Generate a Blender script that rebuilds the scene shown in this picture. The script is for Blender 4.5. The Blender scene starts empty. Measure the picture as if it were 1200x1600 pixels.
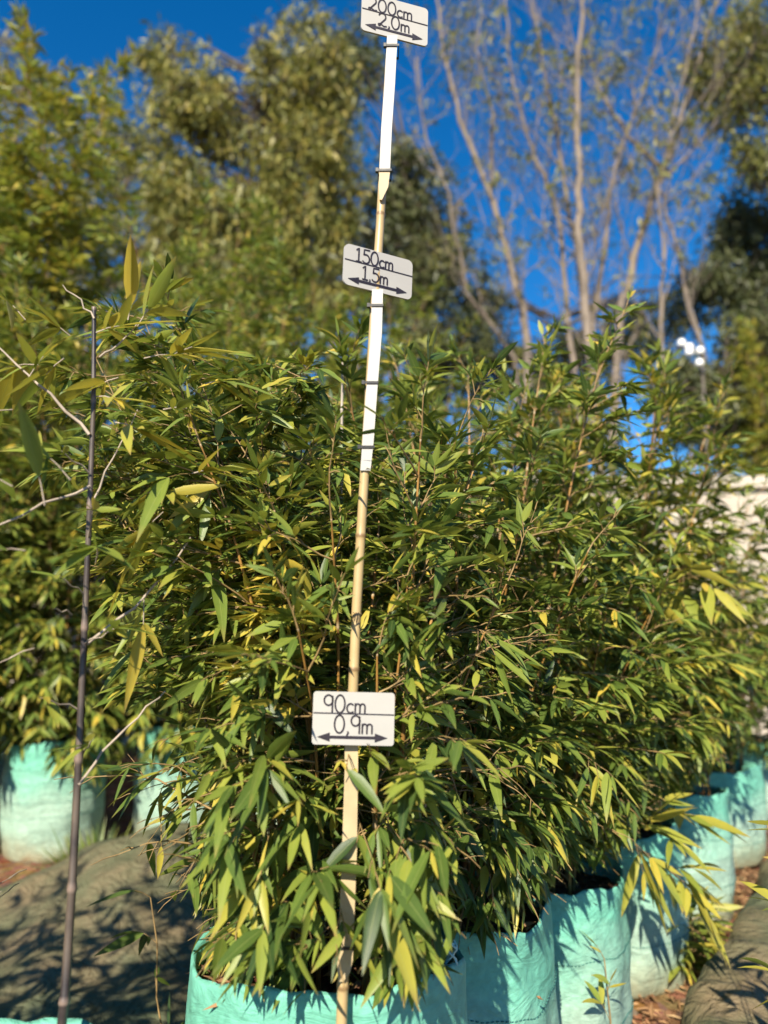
import bpy, math, random
import numpy as np
from mathutils import Vector, Matrix

# ------------------------------------------------------------------ camera
S = bpy.context.scene
C = S.collection
CAM_H, PITCH, FPX = 1.05, math.radians(8.0), 1164.0      # metres, tilt up, focal length in photo pixels (1200 x 1600)
cam = bpy.data.cameras.new('camera')
cam.sensor_fit = 'VERTICAL'; cam.sensor_height = 24.0
cam.lens = FPX / 1600.0 * 24.0
cam.clip_start = 0.05; cam.clip_end = 2000
cam.dof.use_dof = True
cam.dof.focus_distance = 1.14
cam.dof.aperture_fstop = cam.lens / 1000.0 / 0.0106
camo = bpy.data.objects.new('camera', cam); C.objects.link(camo)
camo.location = (0, 0, CAM_H); camo.rotation_euler = (math.pi/2 + PITCH, 0, 0)
S.camera = camo
S.render.resolution_x = 768; S.render.resolution_y = 1024

# ------------------------------------------------------------------ light
SUN_L = Vector((0.28, 1.0, -0.76)).normalized()          # direction the light travels
toS = -SUN_L
EL = math.asin(toS.z); AZ = math.atan2(toS.x, toS.y)
W = bpy.data.worlds.new('World'); S.world = W; W.use_nodes = True
nt = W.node_tree; bg = nt.nodes['Background']
sky = nt.nodes.new('ShaderNodeTexSky'); sky.sky_type = 'NISHITA'; sky.sun_disc = False
sky.sun_elevation = EL; sky.sun_rotation = AZ
sky.altitude = 1500; sky.air_density = 1.0; sky.dust_density = 0.15; sky.ozone_density = 4.0
hs = nt.nodes.new('ShaderNodeHueSaturation'); hs.inputs['Saturation'].default_value = 1.33
nt.links.new(sky.outputs[0], hs.inputs['Color']); nt.links.new(hs.outputs[0], bg.inputs[0])
bg.inputs[1].default_value = 0.092
sl = bpy.data.lights.new('sun', 'SUN'); sl.energy = 5.0; sl.angle = math.radians(0.53); sl.color = (1.0, 0.90, 0.73)
so = bpy.data.objects.new('sun', sl); C.objects.link(so)
so.rotation_euler = SUN_L.to_track_quat('-Z', 'Y').to_euler(); so.location = (-3, -6, 8)
S.view_settings.view_transform = 'Standard'; S.view_settings.look = 'None'
S.view_settings.exposure = 1.0; S.view_settings.gamma = 1.0

# ------------------------------------------------------------------ helpers
def at(px, py, Y):
    """point in the place, Y metres ahead, that lies in the direction of photo pixel px, py"""
    u = (px - 600) / FPX; v = (800 - py) / FPX
    d = Vector((u, math.cos(PITCH) - v*math.sin(PITCH), math.sin(PITCH) + v*math.cos(PITCH)))
    return Vector((0, 0, CAM_H)) + d * (Y / d.y)

def project(P):
    P = np.asarray(P, dtype=float)
    x = P[:, 0]; y = P[:, 1]; z = P[:, 2] - CAM_H
    dep = y*math.cos(PITCH) + z*math.sin(PITCH); upc = -y*math.sin(PITCH) + z*math.cos(PITCH)
    dep = np.maximum(dep, 1e-3)
    return 600 + FPX*x/dep, 800 - FPX*upc/dep

class MB:
    """collects vertices and faces, builds ONE mesh object"""
    def __init__(s): s.v = []; s.f = []; s.a = {}; s.uv = None
    def add(s, vs, fs):
        o = len(s.v); s.v.extend([tuple(p) for p in vs]); s.f.extend([tuple(i+o for i in f) for f in fs])
    def tube(s, pts, rad, n=5, cap=True, start_angle=0.0):
        pts = [Vector(p) for p in pts]; o = len(s.v); m = len(pts)
        ref = None
        for i, p in enumerate(pts):
            t = (pts[min(i+1, m-1)] - pts[max(i-1, 0)])
            if t.length < 1e-9: t = Vector((0, 0, 1))
            t.normalize()
            if ref is None:
                ref = t.cross(Vector((0, 1, 0.13)));
                if ref.length < 1e-4: ref = t.cross(Vector((1, 0, 0)))
            ref = (ref - t*ref.dot(t)).normalized(); b = t.cross(ref)
            r = rad[i] if hasattr(rad, '__len__') else rad
            for k in range(n):
                a = 2*math.pi*k/n + start_angle
                s.v.append(tuple(p + ref*(math.cos(a)*r) + b*(math.sin(a)*r)))
        for i in range(m-1):
            for k in range(n):
                k2 = (k+1) % n
                s.f.append((o+i*n+k, o+i*n+k2, o+(i+1)*n+k2, o+(i+1)*n+k))
        if cap:
            s.f.append(tuple(o+k for k in range(n))[::-1]); s.f.append(tuple(o+(m-1)*n+k for k in range(n)))
    def box(s, c, size, M=None):
        c = Vector(c); vs = []
        for sx in (-.5, .5):
            for sy in (-.5, .5):
                for sz in (-.5, .5):
                    p = Vector((sx*size[0], sy*size[1], sz*size[2]))
                    if M is not None: p = M @ p
                    vs.append(c + p)
        s.add(vs, [(0,1,3,2),(4,6,7,5),(0,4,5,1),(2,3,7,6),(0,2,6,4),(1,5,7,3)])
    def prism(s, outline, u, v, n, org, d0, d1):
        """outline (2-D) extruded along n from d0 to d1"""
        k = len(outline)
        vs = [org + u*a + v*b + n*d0 for a, b in outline] + [org + u*a + v*b + n*d1 for a, b in outline]
        fs = [tuple(range(k))[::-1], tuple(range(k, 2*k))] + [(i, (i+1) % k, k+(i+1) % k, k+i) for i in range(k)]
        s.add(vs, fs)
    def build(s, name, mat, parent=None, smooth=True, loc=None):
        me = bpy.data.meshes.new(name); me.from_pydata(s.v, [], s.f); me.update()
        return link(name, me, mat, parent, smooth, loc)

def link(name, me, mat, parent=None, smooth=True, loc=None):
    if smooth: me.polygons.foreach_set('use_smooth', [True]*len(me.polygons))
    if mat: me.materials.append(mat)
    o = bpy.data.objects.new(name, me); C.objects.link(o)
    if parent is not None:
        o.parent = parent
        # children are built in world space around a parent that has only a location
        o.matrix_parent_inverse = Matrix.Translation(-Vector(parent.location))
    if loc is not None: o.location = loc
    return o

def empty(name, loc):
    o = bpy.data.objects.new(name, None); C.objects.link(o); o.location = loc; o.empty_display_size = 0.1
    return o
def tag(o, label=None, cat=None, group=None, kind=None):
    if label: o['label'] = label
    if cat: o['category'] = cat
    if group: o['group'] = group
    if kind: o['kind'] = kind
    return o
def copy_tree(o, parent=None):
    c = o.copy(); C.objects.link(c)
    if parent is not None:
        c.parent = parent; c.matrix_parent_inverse = o.matrix_parent_inverse.copy()
    for ch in list(o.children): copy_tree(ch, c)
    return c

# ------------------------------------------------------------------ materials
def nodes(name):
    m = bpy.data.materials.new(name); m.use_nodes = True
    t = m.node_tree; b = t.nodes['Principled BSDF']
    return m, t, b
def N(t, typ, **kw):
    n = t.nodes.new(typ)
    for k, v in kw.items():
        if k.startswith('i_'): n.inputs[k[2:].replace('_', ' ')].default_value = v
        else: setattr(n, k, v)
    return n
def ramp(t, fac, stops):
    r = t.nodes.new('ShaderNodeValToRGB'); e = r.color_ramp.elements
    while len(e) > 1: e.remove(e[0])
    e[0].position = stops[0][0]; e[0].color = (*stops[0][1], 1)
    for p, c in stops[1:]:
        x = e.new(p); x.color = (*c, 1)
    t.links.new(fac, r.inputs[0]); return r
def mixc(t, fac, a, b, mode='MIX'):
    m = t.nodes.new('ShaderNodeMix'); m.data_type = 'RGBA'; m.blend_type = mode
    for sock, val in ((m.inputs[0], fac), (m.inputs[6], a), (m.inputs[7], b)):
        if hasattr(val, 'is_output'): t.links.new(val, sock)
        elif isinstance(val, (int, float)): sock.default_value = val
        else: sock.default_value = (*val, 1)
    return m.outputs[2]
def bump(t, b, h, strength, dist=0.01):
    n = t.nodes.new('ShaderNodeBump'); n.inputs['Strength'].default_value = strength; n.inputs['Distance'].default_value = dist
    t.links.new(h, n.inputs['Height']); t.links.new(n.outputs[0], b.inputs['Normal'])

def plain(name, col, rough=0.6, noise=0.25, scale=30, spec=0.4):
    m, t, b = nodes(name)
    tc = N(t, 'ShaderNodeTexCoord'); nz = N(t, 'ShaderNodeTexNoise', i_Scale=scale, i_Detail=5.0)
    t.links.new(tc.outputs['Object'], nz.inputs['Vector'])
    lo = tuple(c*(1-noise) for c in col); hi = tuple(min(1, c*(1+noise)) for c in col)
    r = ramp(t, nz.outputs[0], [(0.3, lo), (0.7, hi)])
    t.links.new(r.outputs[0], b.inputs['Base Color'])
    b.inputs['Roughness'].default_value = rough; b.inputs['Specular IOR Level'].default_value = spec
    bump(t, b, nz.outputs[0], 0.15, 0.003)
    return m

def leaf_material(name, stops, trans=0.3, rough=0.40, tips=True):
    m, t, b = nodes(name)
    at_ = N(t, 'ShaderNodeAttribute', attribute_name='tone'); al = N(t, 'ShaderNodeAttribute', attribute_name='along')
    ac = N(t, 'ShaderNodeAttribute', attribute_name='across')
    tc = N(t, 'ShaderNodeTexCoord'); nz = N(t, 'ShaderNodeTexNoise', i_Scale=55.0, i_Detail=3.0)
    t.links.new(tc.outputs['Object'], nz.inputs['Vector'])
    ma = N(t, 'ShaderNodeMath', operation='MULTIPLY_ADD'); ma.inputs[1].default_value = 0.16; ma.inputs[2].default_value = -0.08
    t.links.new(nz.outputs[0], ma.inputs[0])
    ad = N(t, 'ShaderNodeMath', operation='ADD'); t.links.new(at_.outputs['Fac'], ad.inputs[0]); t.links.new(ma.outputs[0], ad.inputs[1])
    col = ramp(t, ad.outputs[0], stops).outputs[0]
    if tips:
        # dry yellow-brown tips, stronger on the yellower leaves
        mr = N(t, 'ShaderNodeMapRange'); mr.inputs[1].default_value = 0.80; mr.inputs[2].default_value = 1.0
        t.links.new(al.outputs['Fac'], mr.inputs[0])
        mu = N(t, 'ShaderNodeMath', operation='MULTIPLY', use_clamp=True); t.links.new(mr.outputs[0], mu.inputs[0])
        m2 = N(t, 'ShaderNodeMath', operation='MULTIPLY', use_clamp=True); t.links.new(at_.outputs['Fac'], m2.inputs[0]); m2.inputs[1].default_value = 1.5
        t.links.new(m2.outputs[0], mu.inputs[1])
        col = mixc(t, mu.outputs[0], col, (0.34, 0.22, 0.07))
        # pale midrib and fine veins
        rib = N(t, 'ShaderNodeMapRange'); rib.inputs[1].default_value = 0.10; rib.inputs[2].default_value = 0.02
        ab = N(t, 'ShaderNodeMath', operation='ABSOLUTE'); t.links.new(ac.outputs['Fac'], ab.inputs[0]); t.links.new(ab.outputs[0], rib.inputs[0])
        rm = N(t, 'ShaderNodeMath', operation='MULTIPLY'); t.links.new(rib.outputs[0], rm.inputs[0]); rm.inputs[1].default_value = 0.35
        col = mixc(t, rm.outputs[0], col, (0.30, 0.33, 0.10))
        sn = N(t, 'ShaderNodeMath', operation='MULTIPLY'); t.links.new(ac.outputs['Fac'], sn.inputs[0]); sn.inputs[1].default_value = 26.0
        s2 = N(t, 'ShaderNodeMath', operation='SINE'); t.links.new(sn.outputs[0], s2.inputs[0])
        bump(t, b, s2.outputs[0], 0.12, 0.0006)
    t.links.new(col, b.inputs['Base Color'])
    b.inputs['Roughness'].default_value = rough; b.inputs['Specular IOR Level'].default_value = 0.40
    tr = N(t, 'ShaderNodeBsdfTranslucent'); t.links.new(mixc(t, 0.35, col, (0.30, 0.36, 0.03)), tr.inputs['Color'])
    mx = N(t, 'ShaderNodeMixShader'); mx.inputs[0].default_value = trans
    t.links.new(b.outputs[0], mx.inputs[1]); t.links.new(tr.outputs[0], mx.inputs[2])
    t.links.new(mx.outputs[0], t.nodes['Material Output'].inputs['Surface'])
    return m

BAMBOO = [(0.0, (0.034, 0.068, 0.018)), (0.32, (0.108, 0.168, 0.030)), (0.58, (0.235, 0.280, 0.044)), (0.80, (0.42, 0.365, 0.055)), (1.0, (0.58, 0.42, 0.06))]
M_leaf = leaf_material('bamboo_leaf', BAMBOO)
TREE = [(0.0, (0.045, 0.062, 0.020)), (0.4, (0.125, 0.140, 0.034)), (0.75, (0.25, 0.235, 0.055)), (1.0, (0.34, 0.27, 0.06))]
M_treeleaf = leaf_material('tree_leaf', TREE, trans=0.25, rough=0.5, tips=False)
M_oliveleaf = leaf_material('olive_tree_leaf', [(0.0, (0.035, 0.048, 0.022)), (0.5, (0.085, 0.100, 0.038)), (1.0, (0.18, 0.17, 0.055))], trans=0.22, rough=0.5, tips=False)
M_weed = leaf_material('weed_leaf', [(0.0, (0.04, 0.09, 0.02)), (0.5, (0.10, 0.16, 0.03)), (1.0, (0.30, 0.30, 0.05))], tips=False)

def bag_material(name, top, low):
    m, t, b = nodes(name)
    uv = N(t, 'ShaderNodeUVMap'); sep = N(t, 'ShaderNodeSeparateXYZ'); t.links.new(uv.outputs[0], sep.inputs[0])
    tc = N(t, 'ShaderNodeTexCoord')
    n1 = N(t, 'ShaderNodeTexNoise', i_Scale=7.0, i_Detail=6.0, i_Roughness=0.65); t.links.new(tc.outputs['Object'], n1.inputs['Vector'])
    n2 = N(t, 'ShaderNodeTexNoise', i_Scale=60.0, i_Detail=4.0); t.links.new(tc.outputs['Object'], n2.inputs['Vector'])
    # sun-bleached, dusty lower cloth (v runs 0 at the ground to 1 at the rim)
    ad = N(t, 'ShaderNodeMath', operation='MULTIPLY_ADD'); t.links.new(n1.outputs[0], ad.inputs[0]); ad.inputs[1].default_value = 0.5; t.links.new(sep.outputs[1], ad.inputs[2])
    f = N(t, 'ShaderNodeMapRange'); f.inputs[1].default_value = 1.10; f.inputs[2].default_value = 0.72; t.links.new(ad.outputs[0], f.inputs[0])
    col = mixc(t, f.outputs[0], top, low)
    f2 = N(t, 'ShaderNodeMapRange'); f2.inputs[1].default_value = 0.52; f2.inputs[2].default_value = 0.25; t.links.new(ad.outputs[0], f2.inputs[0])
    col = mixc(t, f2.outputs[0], col, (0.40, 0.33, 0.20))
    # woven tapes: two directions of fine ribs
    w = []
    for ax, k in ((0, 1560.0), (1, 620.0)):
        mu = N(t, 'ShaderNodeMath', operation='MULTIPLY'); t.links.new(sep.outputs[ax], mu.inputs[0]); mu.inputs[1].default_value = k*2
        s = N(t, 'ShaderNodeMath', operation='SINE'); t.links.new(mu.outputs[0], s.inputs[0]); w.append(s)
    pr = N(t, 'ShaderNodeMath', operation='MULTIPLY'); t.links.new(w[0].outputs[0], pr.inputs[0]); t.links.new(w[1].outputs[0], pr.inputs[1])
    wr = N(t, 'ShaderNodeMapRange'); wr.inputs[1].default_value = -1; wr.inputs[2].default_value = 1; wr.inputs[3].default_value = 0.0; wr.inputs[4].default_value = 0.34
    t.links.new(pr.outputs[0], wr.inputs[0])
    col = mixc(t, wr.outputs[0], col, (0.05, 0.20, 0.17))
    sp = ramp(t, n2.outputs[0], [(0.35, (0.82, 0.82, 0.82)), (0.65, (1.05, 1.05, 1.05))])
    col = mixc(t, 1.0, col, sp.outputs[0], 'MULTIPLY')
    t.links.new(col, b.inputs['Base Color'])
    b.inputs['Roughness'].default_value = 0.55; b.inputs['Specular IOR Level'].default_value = 0.35
    bump(t, b, pr.outputs[0], 0.35, 0.0012)
    b1_ = b.inputs['Normal'].links[0].from_node
    mp = N(t, 'ShaderNodeMapping'); mp.inputs['Scale'].default_value = (1.0, 1.0, 2.2); t.links.new(tc.outputs['Object'], mp.inputs[0])
    n3 = N(t, 'ShaderNodeTexNoise', i_Scale=11.0, i_Detail=7.0, i_Roughness=0.6, i_Distortion=1.2); t.links.new(mp.outputs[0], n3.inputs['Vector'])
    b2_ = N(t, 'ShaderNodeBump'); b2_.inputs['Strength'].default_value = 0.55; b2_.inputs['Distance'].default_value = 0.018
    t.links.new(n3.outputs[0], b2_.inputs['Height']); t.links.new(b2_.outputs[0], b1_.inputs['Normal'])
    return m
M_bag = bag_material('mint_woven_cloth', (0.175, 0.52, 0.385), (0.38, 0.53, 0.42))
M_bagdark = bag_material('dark_green_cloth', (0.035, 0.060, 0.048), (0.05, 0.07, 0.055))
M_stitch = plain('stitch_thread', (0.04, 0.16, 0.14), 0.7)
M_string = plain('string', (0.45, 0.62, 0.52), 0.7)
M_cane = plain('pale_bamboo_cane', (0.62, 0.44, 0.20), 0.45, 0.18, 60)
M_wood = plain('bare_pale_wood', (0.42, 0.33, 0.19), 0.55, 0.10, 40)
M_white = plain('white_plastic', (0.37, 0.36, 0.335), 0.5, 0.05, 12)
M_ink = plain('dark_ink', (0.018, 0.014, 0.022), 0.5, 0.3, 400)
M_tie = plain('black_cable_tie', (0.012, 0.012, 0.013), 0.4)
M_twig = plain('twig', (0.24, 0.16, 0.065), 0.6, 0.35, 40)
M_greytwig = plain('dead_grey_twig', (0.34, 0.28, 0.22), 0.7, 0.3, 40)
M_porcelain = plain('white_porcelain', (0.85, 0.85, 0.82), 0.2, 0.03, 10)
M_pole = plain('weathered_pole', (0.10, 0.085, 0.07), 0.8)
def dry_mat():
    m, t, b = nodes('dry_leaf')
    g_ = N(t, 'ShaderNodeNewGeometry')
    t.links.new(ramp(t, g_.outputs['Random Per Island'], [(0.0, (0.085, 0.045, 0.025)), (0.45, (0.22, 0.12, 0.06)), (0.8, (0.36, 0.22, 0.11)), (1.0, (0.48, 0.33, 0.18))]).outputs[0], b.inputs['Base Color'])
    b.inputs['Roughness'].default_value = 0.8; b.inputs['Specular IOR Level'].default_value = 0.2
    return m
M_dry = dry_mat()

def culm_material(name, base, node, patch):
    m, t, b = nodes(name)
    a = N(t, 'ShaderNodeAttribute', attribute_name='node'); tc = N(t, 'ShaderNodeTexCoord')
    nz = N(t, 'ShaderNodeTexNoise', i_Scale=18.0, i_Detail=5.0); t.links.new(tc.outputs['Object'], nz.inputs['Vector'])
    r = ramp(t, nz.outputs[0], [(0.35, base), (0.66, patch)])
    t.links.new(mixc(t, a.outputs['Fac'], r.outputs[0], node), b.inputs['Base Color'])
    b.inputs['Roughness'].default_value = 0.42
    return m
M_culm = culm_material('olive_culm', (0.15, 0.08, 0.024), (0.42, 0.32, 0.19), (0.36, 0.19, 0.045))
M_black = culm_material('black_bamboo_culm', (0.022, 0.017, 0.019), (0.20, 0.145, 0.115), (0.11, 0.085, 0.065))
M_grey = culm_material('grey_dead_culm', (0.30, 0.25, 0.20), (0.45, 0.40, 0.34), (0.42, 0.36, 0.30))

def bark(name, a_, b_):
    m, t, b = nodes(name)
    tc = N(t, 'ShaderNodeTexCoord'); mp = N(t, 'ShaderNodeMapping'); mp.inputs['Scale'].default_value = (6, 6, 1.2)
    nz = N(t, 'ShaderNodeTexNoise', i_Scale=3.0, i_Detail=7.0); t.links.new(tc.outputs['Object'], mp.inputs[0]); t.links.new(mp.outputs[0], nz.inputs['Vector'])
    t.links.new(ramp(t, nz.outputs[0], [(0.35, a_), (0.65, b_)]).outputs[0], b.inputs['Base Color'])
    b.inputs['Roughness'].default_value = 0.85; bump(t, b, nz.outputs[0], 0.5, 0.03)
    return m
M_bark = bark('pale_bark', (0.115, 0.092, 0.072), (0.25, 0.20, 0.155))
M_darkbark = bark('dark_bark', (0.05, 0.038, 0.028), (0.11, 0.085, 0.06))

def soil_material(name, cols, scale):
    m, t, b = nodes(name)
    tc = N(t, 'ShaderNodeTexCoord')
    n1 = N(t, 'ShaderNodeTexNoise', i_Scale=scale, i_Detail=8.0, i_Roughness=0.7); t.links.new(tc.outputs['Object'], n1.inputs['Vector'])
    v = N(t, 'ShaderNodeTexVoronoi', i_Scale=scale*3.0); t.links.new(tc.outputs['Object'], v.inputs['Vector'])
    c = ramp(t, n1.outputs[0], [(0.30, cols[0]), (0.52, cols[1]), (0.72, cols[2])]).outputs[0]
    c = mixc(t, 0.35, c, v.outputs['Color'], 'SOFT_LIGHT')
    t.links.new(c, b.inputs['Base Color']); b.inputs['Roughness'].default_value = 0.95
    b.inputs['Specular IOR Level'].default_value = 0.1
    bump(t, b, n1.outputs[0], 0.8, 0.02)
    return m
M_soil = soil_material('potting_mix', ((0.035, 0.02, 0.012), (0.12, 0.065, 0.035), (0.26, 0.15, 0.08)), 30)
M_ground = soil_material('brown_dirt', ((0.075, 0.042, 0.024), (0.18, 0.10, 0.055), (0.32, 0.21, 0.12)), 9)

def mat_cloth():
    m, t, b = nodes('weed_mat_cloth')
    tc = N(t, 'ShaderNodeTexCoord')
    n1 = N(t, 'ShaderNodeTexNoise', i_Scale=2.6, i_Detail=7.0, i_Roughness=0.6); t.links.new(tc.outputs['Object'], n1.inputs['Vector'])
    c = ramp(t, n1.outputs[0], [(0.34, (0.070, 0.095, 0.053)), (0.50, (0.115, 0.115, 0.063)), (0.66, (0.185, 0.140, 0.080))]).outputs[0]
    mp = N(t, 'ShaderNodeMapping'); mp.inputs['Rotation'].default_value = (0, 0, 0.6); t.links.new(tc.outputs['Object'], mp.inputs[0])
    ck = N(t, 'ShaderNodeTexBrick', i_Scale=120.0); t.links.new(mp.outputs[0], ck.inputs['Vector'])
    ck.inputs['Mortar Size'].default_value = 0.03
    c = mixc(t, 0.22, c, mixc(t, ck.outputs['Fac'], (0.5, 0.5, 0.5), (0.1, 0.1, 0.1)), 'OVERLAY')
    t.links.new(c, b.inputs['Base Color']); b.inputs['Roughness'].default_value = 0.7; b.inputs['Specular IOR Level'].default_value = 0.25
    n2 = N(t, 'ShaderNodeTexNoise', i_Scale=9.0, i_Detail=6.0, i_Distortion=1.5); t.links.new(tc.outputs['Object'], n2.inputs['Vector'])
    rd = N(t, 'ShaderNodeMath', operation='SUBTRACT'); t.links.new(n2.outputs[0], rd.inputs[0]); rd.inputs[1].default_value = 0.5
    ra = N(t, 'ShaderNodeMath', operation='ABSOLUTE'); t.links.new(rd.outputs[0], ra.inputs[0])
    n4 = N(t, 'ShaderNodeTexNoise', i_Scale=34.0, i_Detail=4.0); t.links.new(tc.outputs['Object'], n4.inputs['Vector'])
    rs = N(t, 'ShaderNodeMath', operation='MULTIPLY_ADD'); t.links.new(n4.outputs[0], rs.inputs[0]); rs.inputs[1].default_value = 0.18; t.links.new(ra.outputs[0], rs.inputs[2])
    bump(t, b, rs.outputs[0], 0.9, 0.05)
    return m
M_mat = mat_cloth()
def wall_mat():
    m, t, b = nodes('pale_rendered_wall')
    tc = N(t, 'ShaderNodeTexCoord')
    n1 = N(t, 'ShaderNodeTexNoise', i_Scale=1.7, i_Detail=9.0, i_Roughness=0.7); t.links.new(tc.outputs['Object'], n1.inputs['Vector'])
    t.links.new(ramp(t, n1.outputs[0], [(0.3, (0.30, 0.26, 0.21)), (0.5, (0.42, 0.37, 0.30)), (0.75, (0.52, 0.47, 0.39))]).outputs[0], b.inputs['Base Color'])
    b.inputs['Roughness'].default_value = 0.9; bump(t, b, n1.outputs[0], 0.4, 0.02)
    return m
M_wall = wall_mat()

# ------------------------------------------------------------------ leaves (vectorised)
class Leaves:
    """blade-shaped leaves; every blade is its own curved, folded little surface"""
    def __init__(s): s.P = []; s.D = []; s.U = []; s.L = []; s.W = []; s.T = []; s.B = []
    def add(s, p, d, up, L, w, tone, bend):
        s.P.append(tuple(p)); s.D.append(tuple(d)); s.U.append(tuple(up)); s.L.append(L); s.W.append(w); s.T.append(tone); s.B.append(bend)
    def build(s, name, mat, parent=None, keep=None, simple=False, free=0):
        P = np.array(s.P, float); D = np.array(s.D, float); U = np.array(s.U, float)
        L = np.array(s.L); Wd = np.array(s.W); T = np.array(s.T); B = np.array(s.B)
        D /= np.linalg.norm(D, axis=1)[:, None] + 1e-9
        if keep is not None:
            k = keep(P, P + D*L[:, None]*0.5 - np.array([0, 0, 1.0])*(B*L)[:, None]*0.25, P + D*L[:, None] - np.array([0, 0, 1.0])*(B*L)[:, None])
            if free: k[-free:] = True
            P, D, U, L, Wd, T, B = P[k], D[k], U[k], L[k], Wd[k], T[k], B[k]
        n = len(P)
        Sd = np.cross(D, U); Sd /= np.linalg.norm(Sd, axis=1)[:, None] + 1e-9
        Nn = np.cross(Sd, D)
        if simple: st = [(0.0, 0), (0.45, 1.0), (1.0, 0)]
        else:      st = [(0.0, 0), (0.10, 0.55), (0.30, 0.98), (0.52, 0.92), (0.78, 0.52), (1.0, 0)]
        cols = []; al = []; ac = []
        for t_, w_ in st:
            c = P + D*(L*t_)[:, None]
            c[:, 2] -= B*L*t_**2
            if w_ == 0: cols.append(c); al.append(t_); ac.append(0.0)
            else:
                hw = (Wd*0.5*w_)[:, None]
                fold = Nn*hw*0.28
                for sgn in (-1, 0, 1):
                    if simple and sgn == 0: continue
                    cols.append(c + Sd*hw*sgn + (fold if sgn else 0)); al.append(t_); ac.append(float(sgn))
        V = np.stack(cols, 1); nv = V.shape[1]
        if simple: F = [(0, 1, 2), (1, 3, 2)]
        else:
            F = [(0, 1, 2), (0, 2, 3)]
            for r in range(3):
                a = 1 + 3*r
                F += [(a, a+3, a+4, a+1), (a+1, a+4, a+5, a+2)]
            F += [(10, 13, 11), (11, 13, 12)]
        me = bpy.data.meshes.new(name)
        loops = np.concatenate([np.array(f) for f in F]); sizes = np.array([len(f) for f in F])
        off = (np.arange(n)*nv)[:, None]
        li = (loops[None, :] + off).ravel()
        ps = np.tile(sizes, n); starts = np.concatenate([[0], np.cumsum(ps)[:-1]])
        me.vertices.add(n*nv); me.vertices.foreach_set('co', V.reshape(-1).astype(np.float32))
        me.loops.add(len(li)); me.loops.foreach_set('vertex_index', li.astype(np.int32))
        me.polygons.add(len(ps)); me.polygons.foreach_set('loop_start', starts.astype(np.int32)); me.polygons.foreach_set('loop_total', ps.astype(np.int32))
        me.update(calc_edges=True)
        for nm, arr in (('tone', np.repeat(T, nv)), ('along', np.tile(al, n)), ('across', np.tile(ac, n))):
            a = me.attributes.new(nm, 'FLOAT', 'POINT'); a.data.foreach_set('value', arr.astype(np.float32))
        return link(name, me, mat, parent, True)

def rv(R, s=1.0): return Vector((R.gauss(0, s), R.gauss(0, s), R.gauss(0, s)))
Z = Vector((0, 0, 1))

def spray(LV, TW, R, p, d, L=0.085, n=5, tone=(0.30, 0.16), droop=0.5, wr=0.205, fan=1.0):
    """a twig end carrying a fan of blades"""
    d = d.normalized(); side = d.cross(Z)
    if side.length < 0.05: side = d.cross(Vector((1, 0, 0)))
    side.normalize(); upv = side.cross(d)
    tl = L*R.uniform(0.35, 0.6)
    tip = p + d*tl
    TW.tube([p, p + d*tl*0.5 + Z*0.002, tip], [0.0011, 0.0009, 0.0006], 3, False)
    for i in range(n):
        if i == 0: a = R.uniform(-0.25, 0.25); q = tip
        else:
            a = (1 if i % 2 else -1)*R.uniform(0.35, 1.15)*fan; q = p + d*tl*R.uniform(0.35, 1.0)
        dd = d*math.cos(a) + side*math.sin(a) + upv*R.uniform(-0.25, 0.35) - Z*droop*R.uniform(0.3, 1.2)
        l = L*R.uniform(0.52, 1.32); u = (upv + rv(R, 0.62) + Z*0.45)
        if abs(dd.normalized().dot(u.normalized())) > 0.94: u = u + side
        LV.add(q, dd, u, l, l*wr*R.uniform(0.70, 1.22), min(1, max(0, R.gauss(*tone))), R.uniform(-0.06, 0.30))

def branch(LV, TW, R, p, d, length, L, nspray=3, tone=(0.30, 0.16), droop=0.5, r0=0.0022, nleaf=5, mat_twig=None):
    """arching side branch with sprays"""
    pts = []; v = d.normalized(); q = Vector(p)
    seg = 5
    for i in range(seg+1):
        pts.append(q.copy())
        v = (v + Vector((0, 0, -0.16*droop*1.2)) + rv(R, 0.09)).normalized()
        q = q + v*length/seg
    TW.tube(pts, [r0*(1-0.75*i/seg) for i in range(seg+1)], 4, False)
    for k in range(nspray):
        f = 1.0 if k == 0 else R.uniform(0.3, 0.95)
        i = min(seg-1, int(f*seg)); fr = f*seg - i
        pt = pts[i].lerp(pts[i+1], fr); dr = (pts[i+1]-pts[i]).normalized()
        if k: dr = (dr + rv(R, 0.55)).normalized()
        spray(LV, TW, R, pt, dr, L, max(3, nleaf + R.randint(-1, 2)), tone, droop)

def culm_mesh(pts_fn, h, r0, r1, spacing, parent, mat, name='culm', sides=7):
    """tapered jointed cane with raised rings at the nodes"""
    V = MB(); nd = []; pts = []; rad = []
    nn = max(2, int(h/spacing)); 
    for i in range(nn+1):
        s = i/nn; r = r0 + (r1-r0)*s; e = min(0.006/h, 0.2/nn)
        for ds, k, w in ((-e, 1.0, 0.0), (-e*0.2, 1.20, 1.0), (e*0.6, 1.12, 0.6), (e*1.6, 0.97, 0.0)):
            ss = min(1, max(0, s+ds))
            pts.append(pts_fn(ss)); rad.append(r*k); nd.append(w)
    # drop coincident ends
    P = [pts[0]]; Rr = [rad[0]]; Nd = [nd[0]]
    for a, b, c in zip(pts[1:], rad[1:], nd[1:]):
        if (Vector(a)-Vector(P[-1])).length > 1e-5: P.append(a); Rr.append(b); Nd.append(c)
    V.tube(P, Rr, sides)
    o = V.build(name, mat, parent)
    a = o.data.attributes.new('node', 'FLOAT', 'POINT')
    a.data.foreach_set('value', np.repeat(np.array(Nd, np.float32), sides))
    return o

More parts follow.
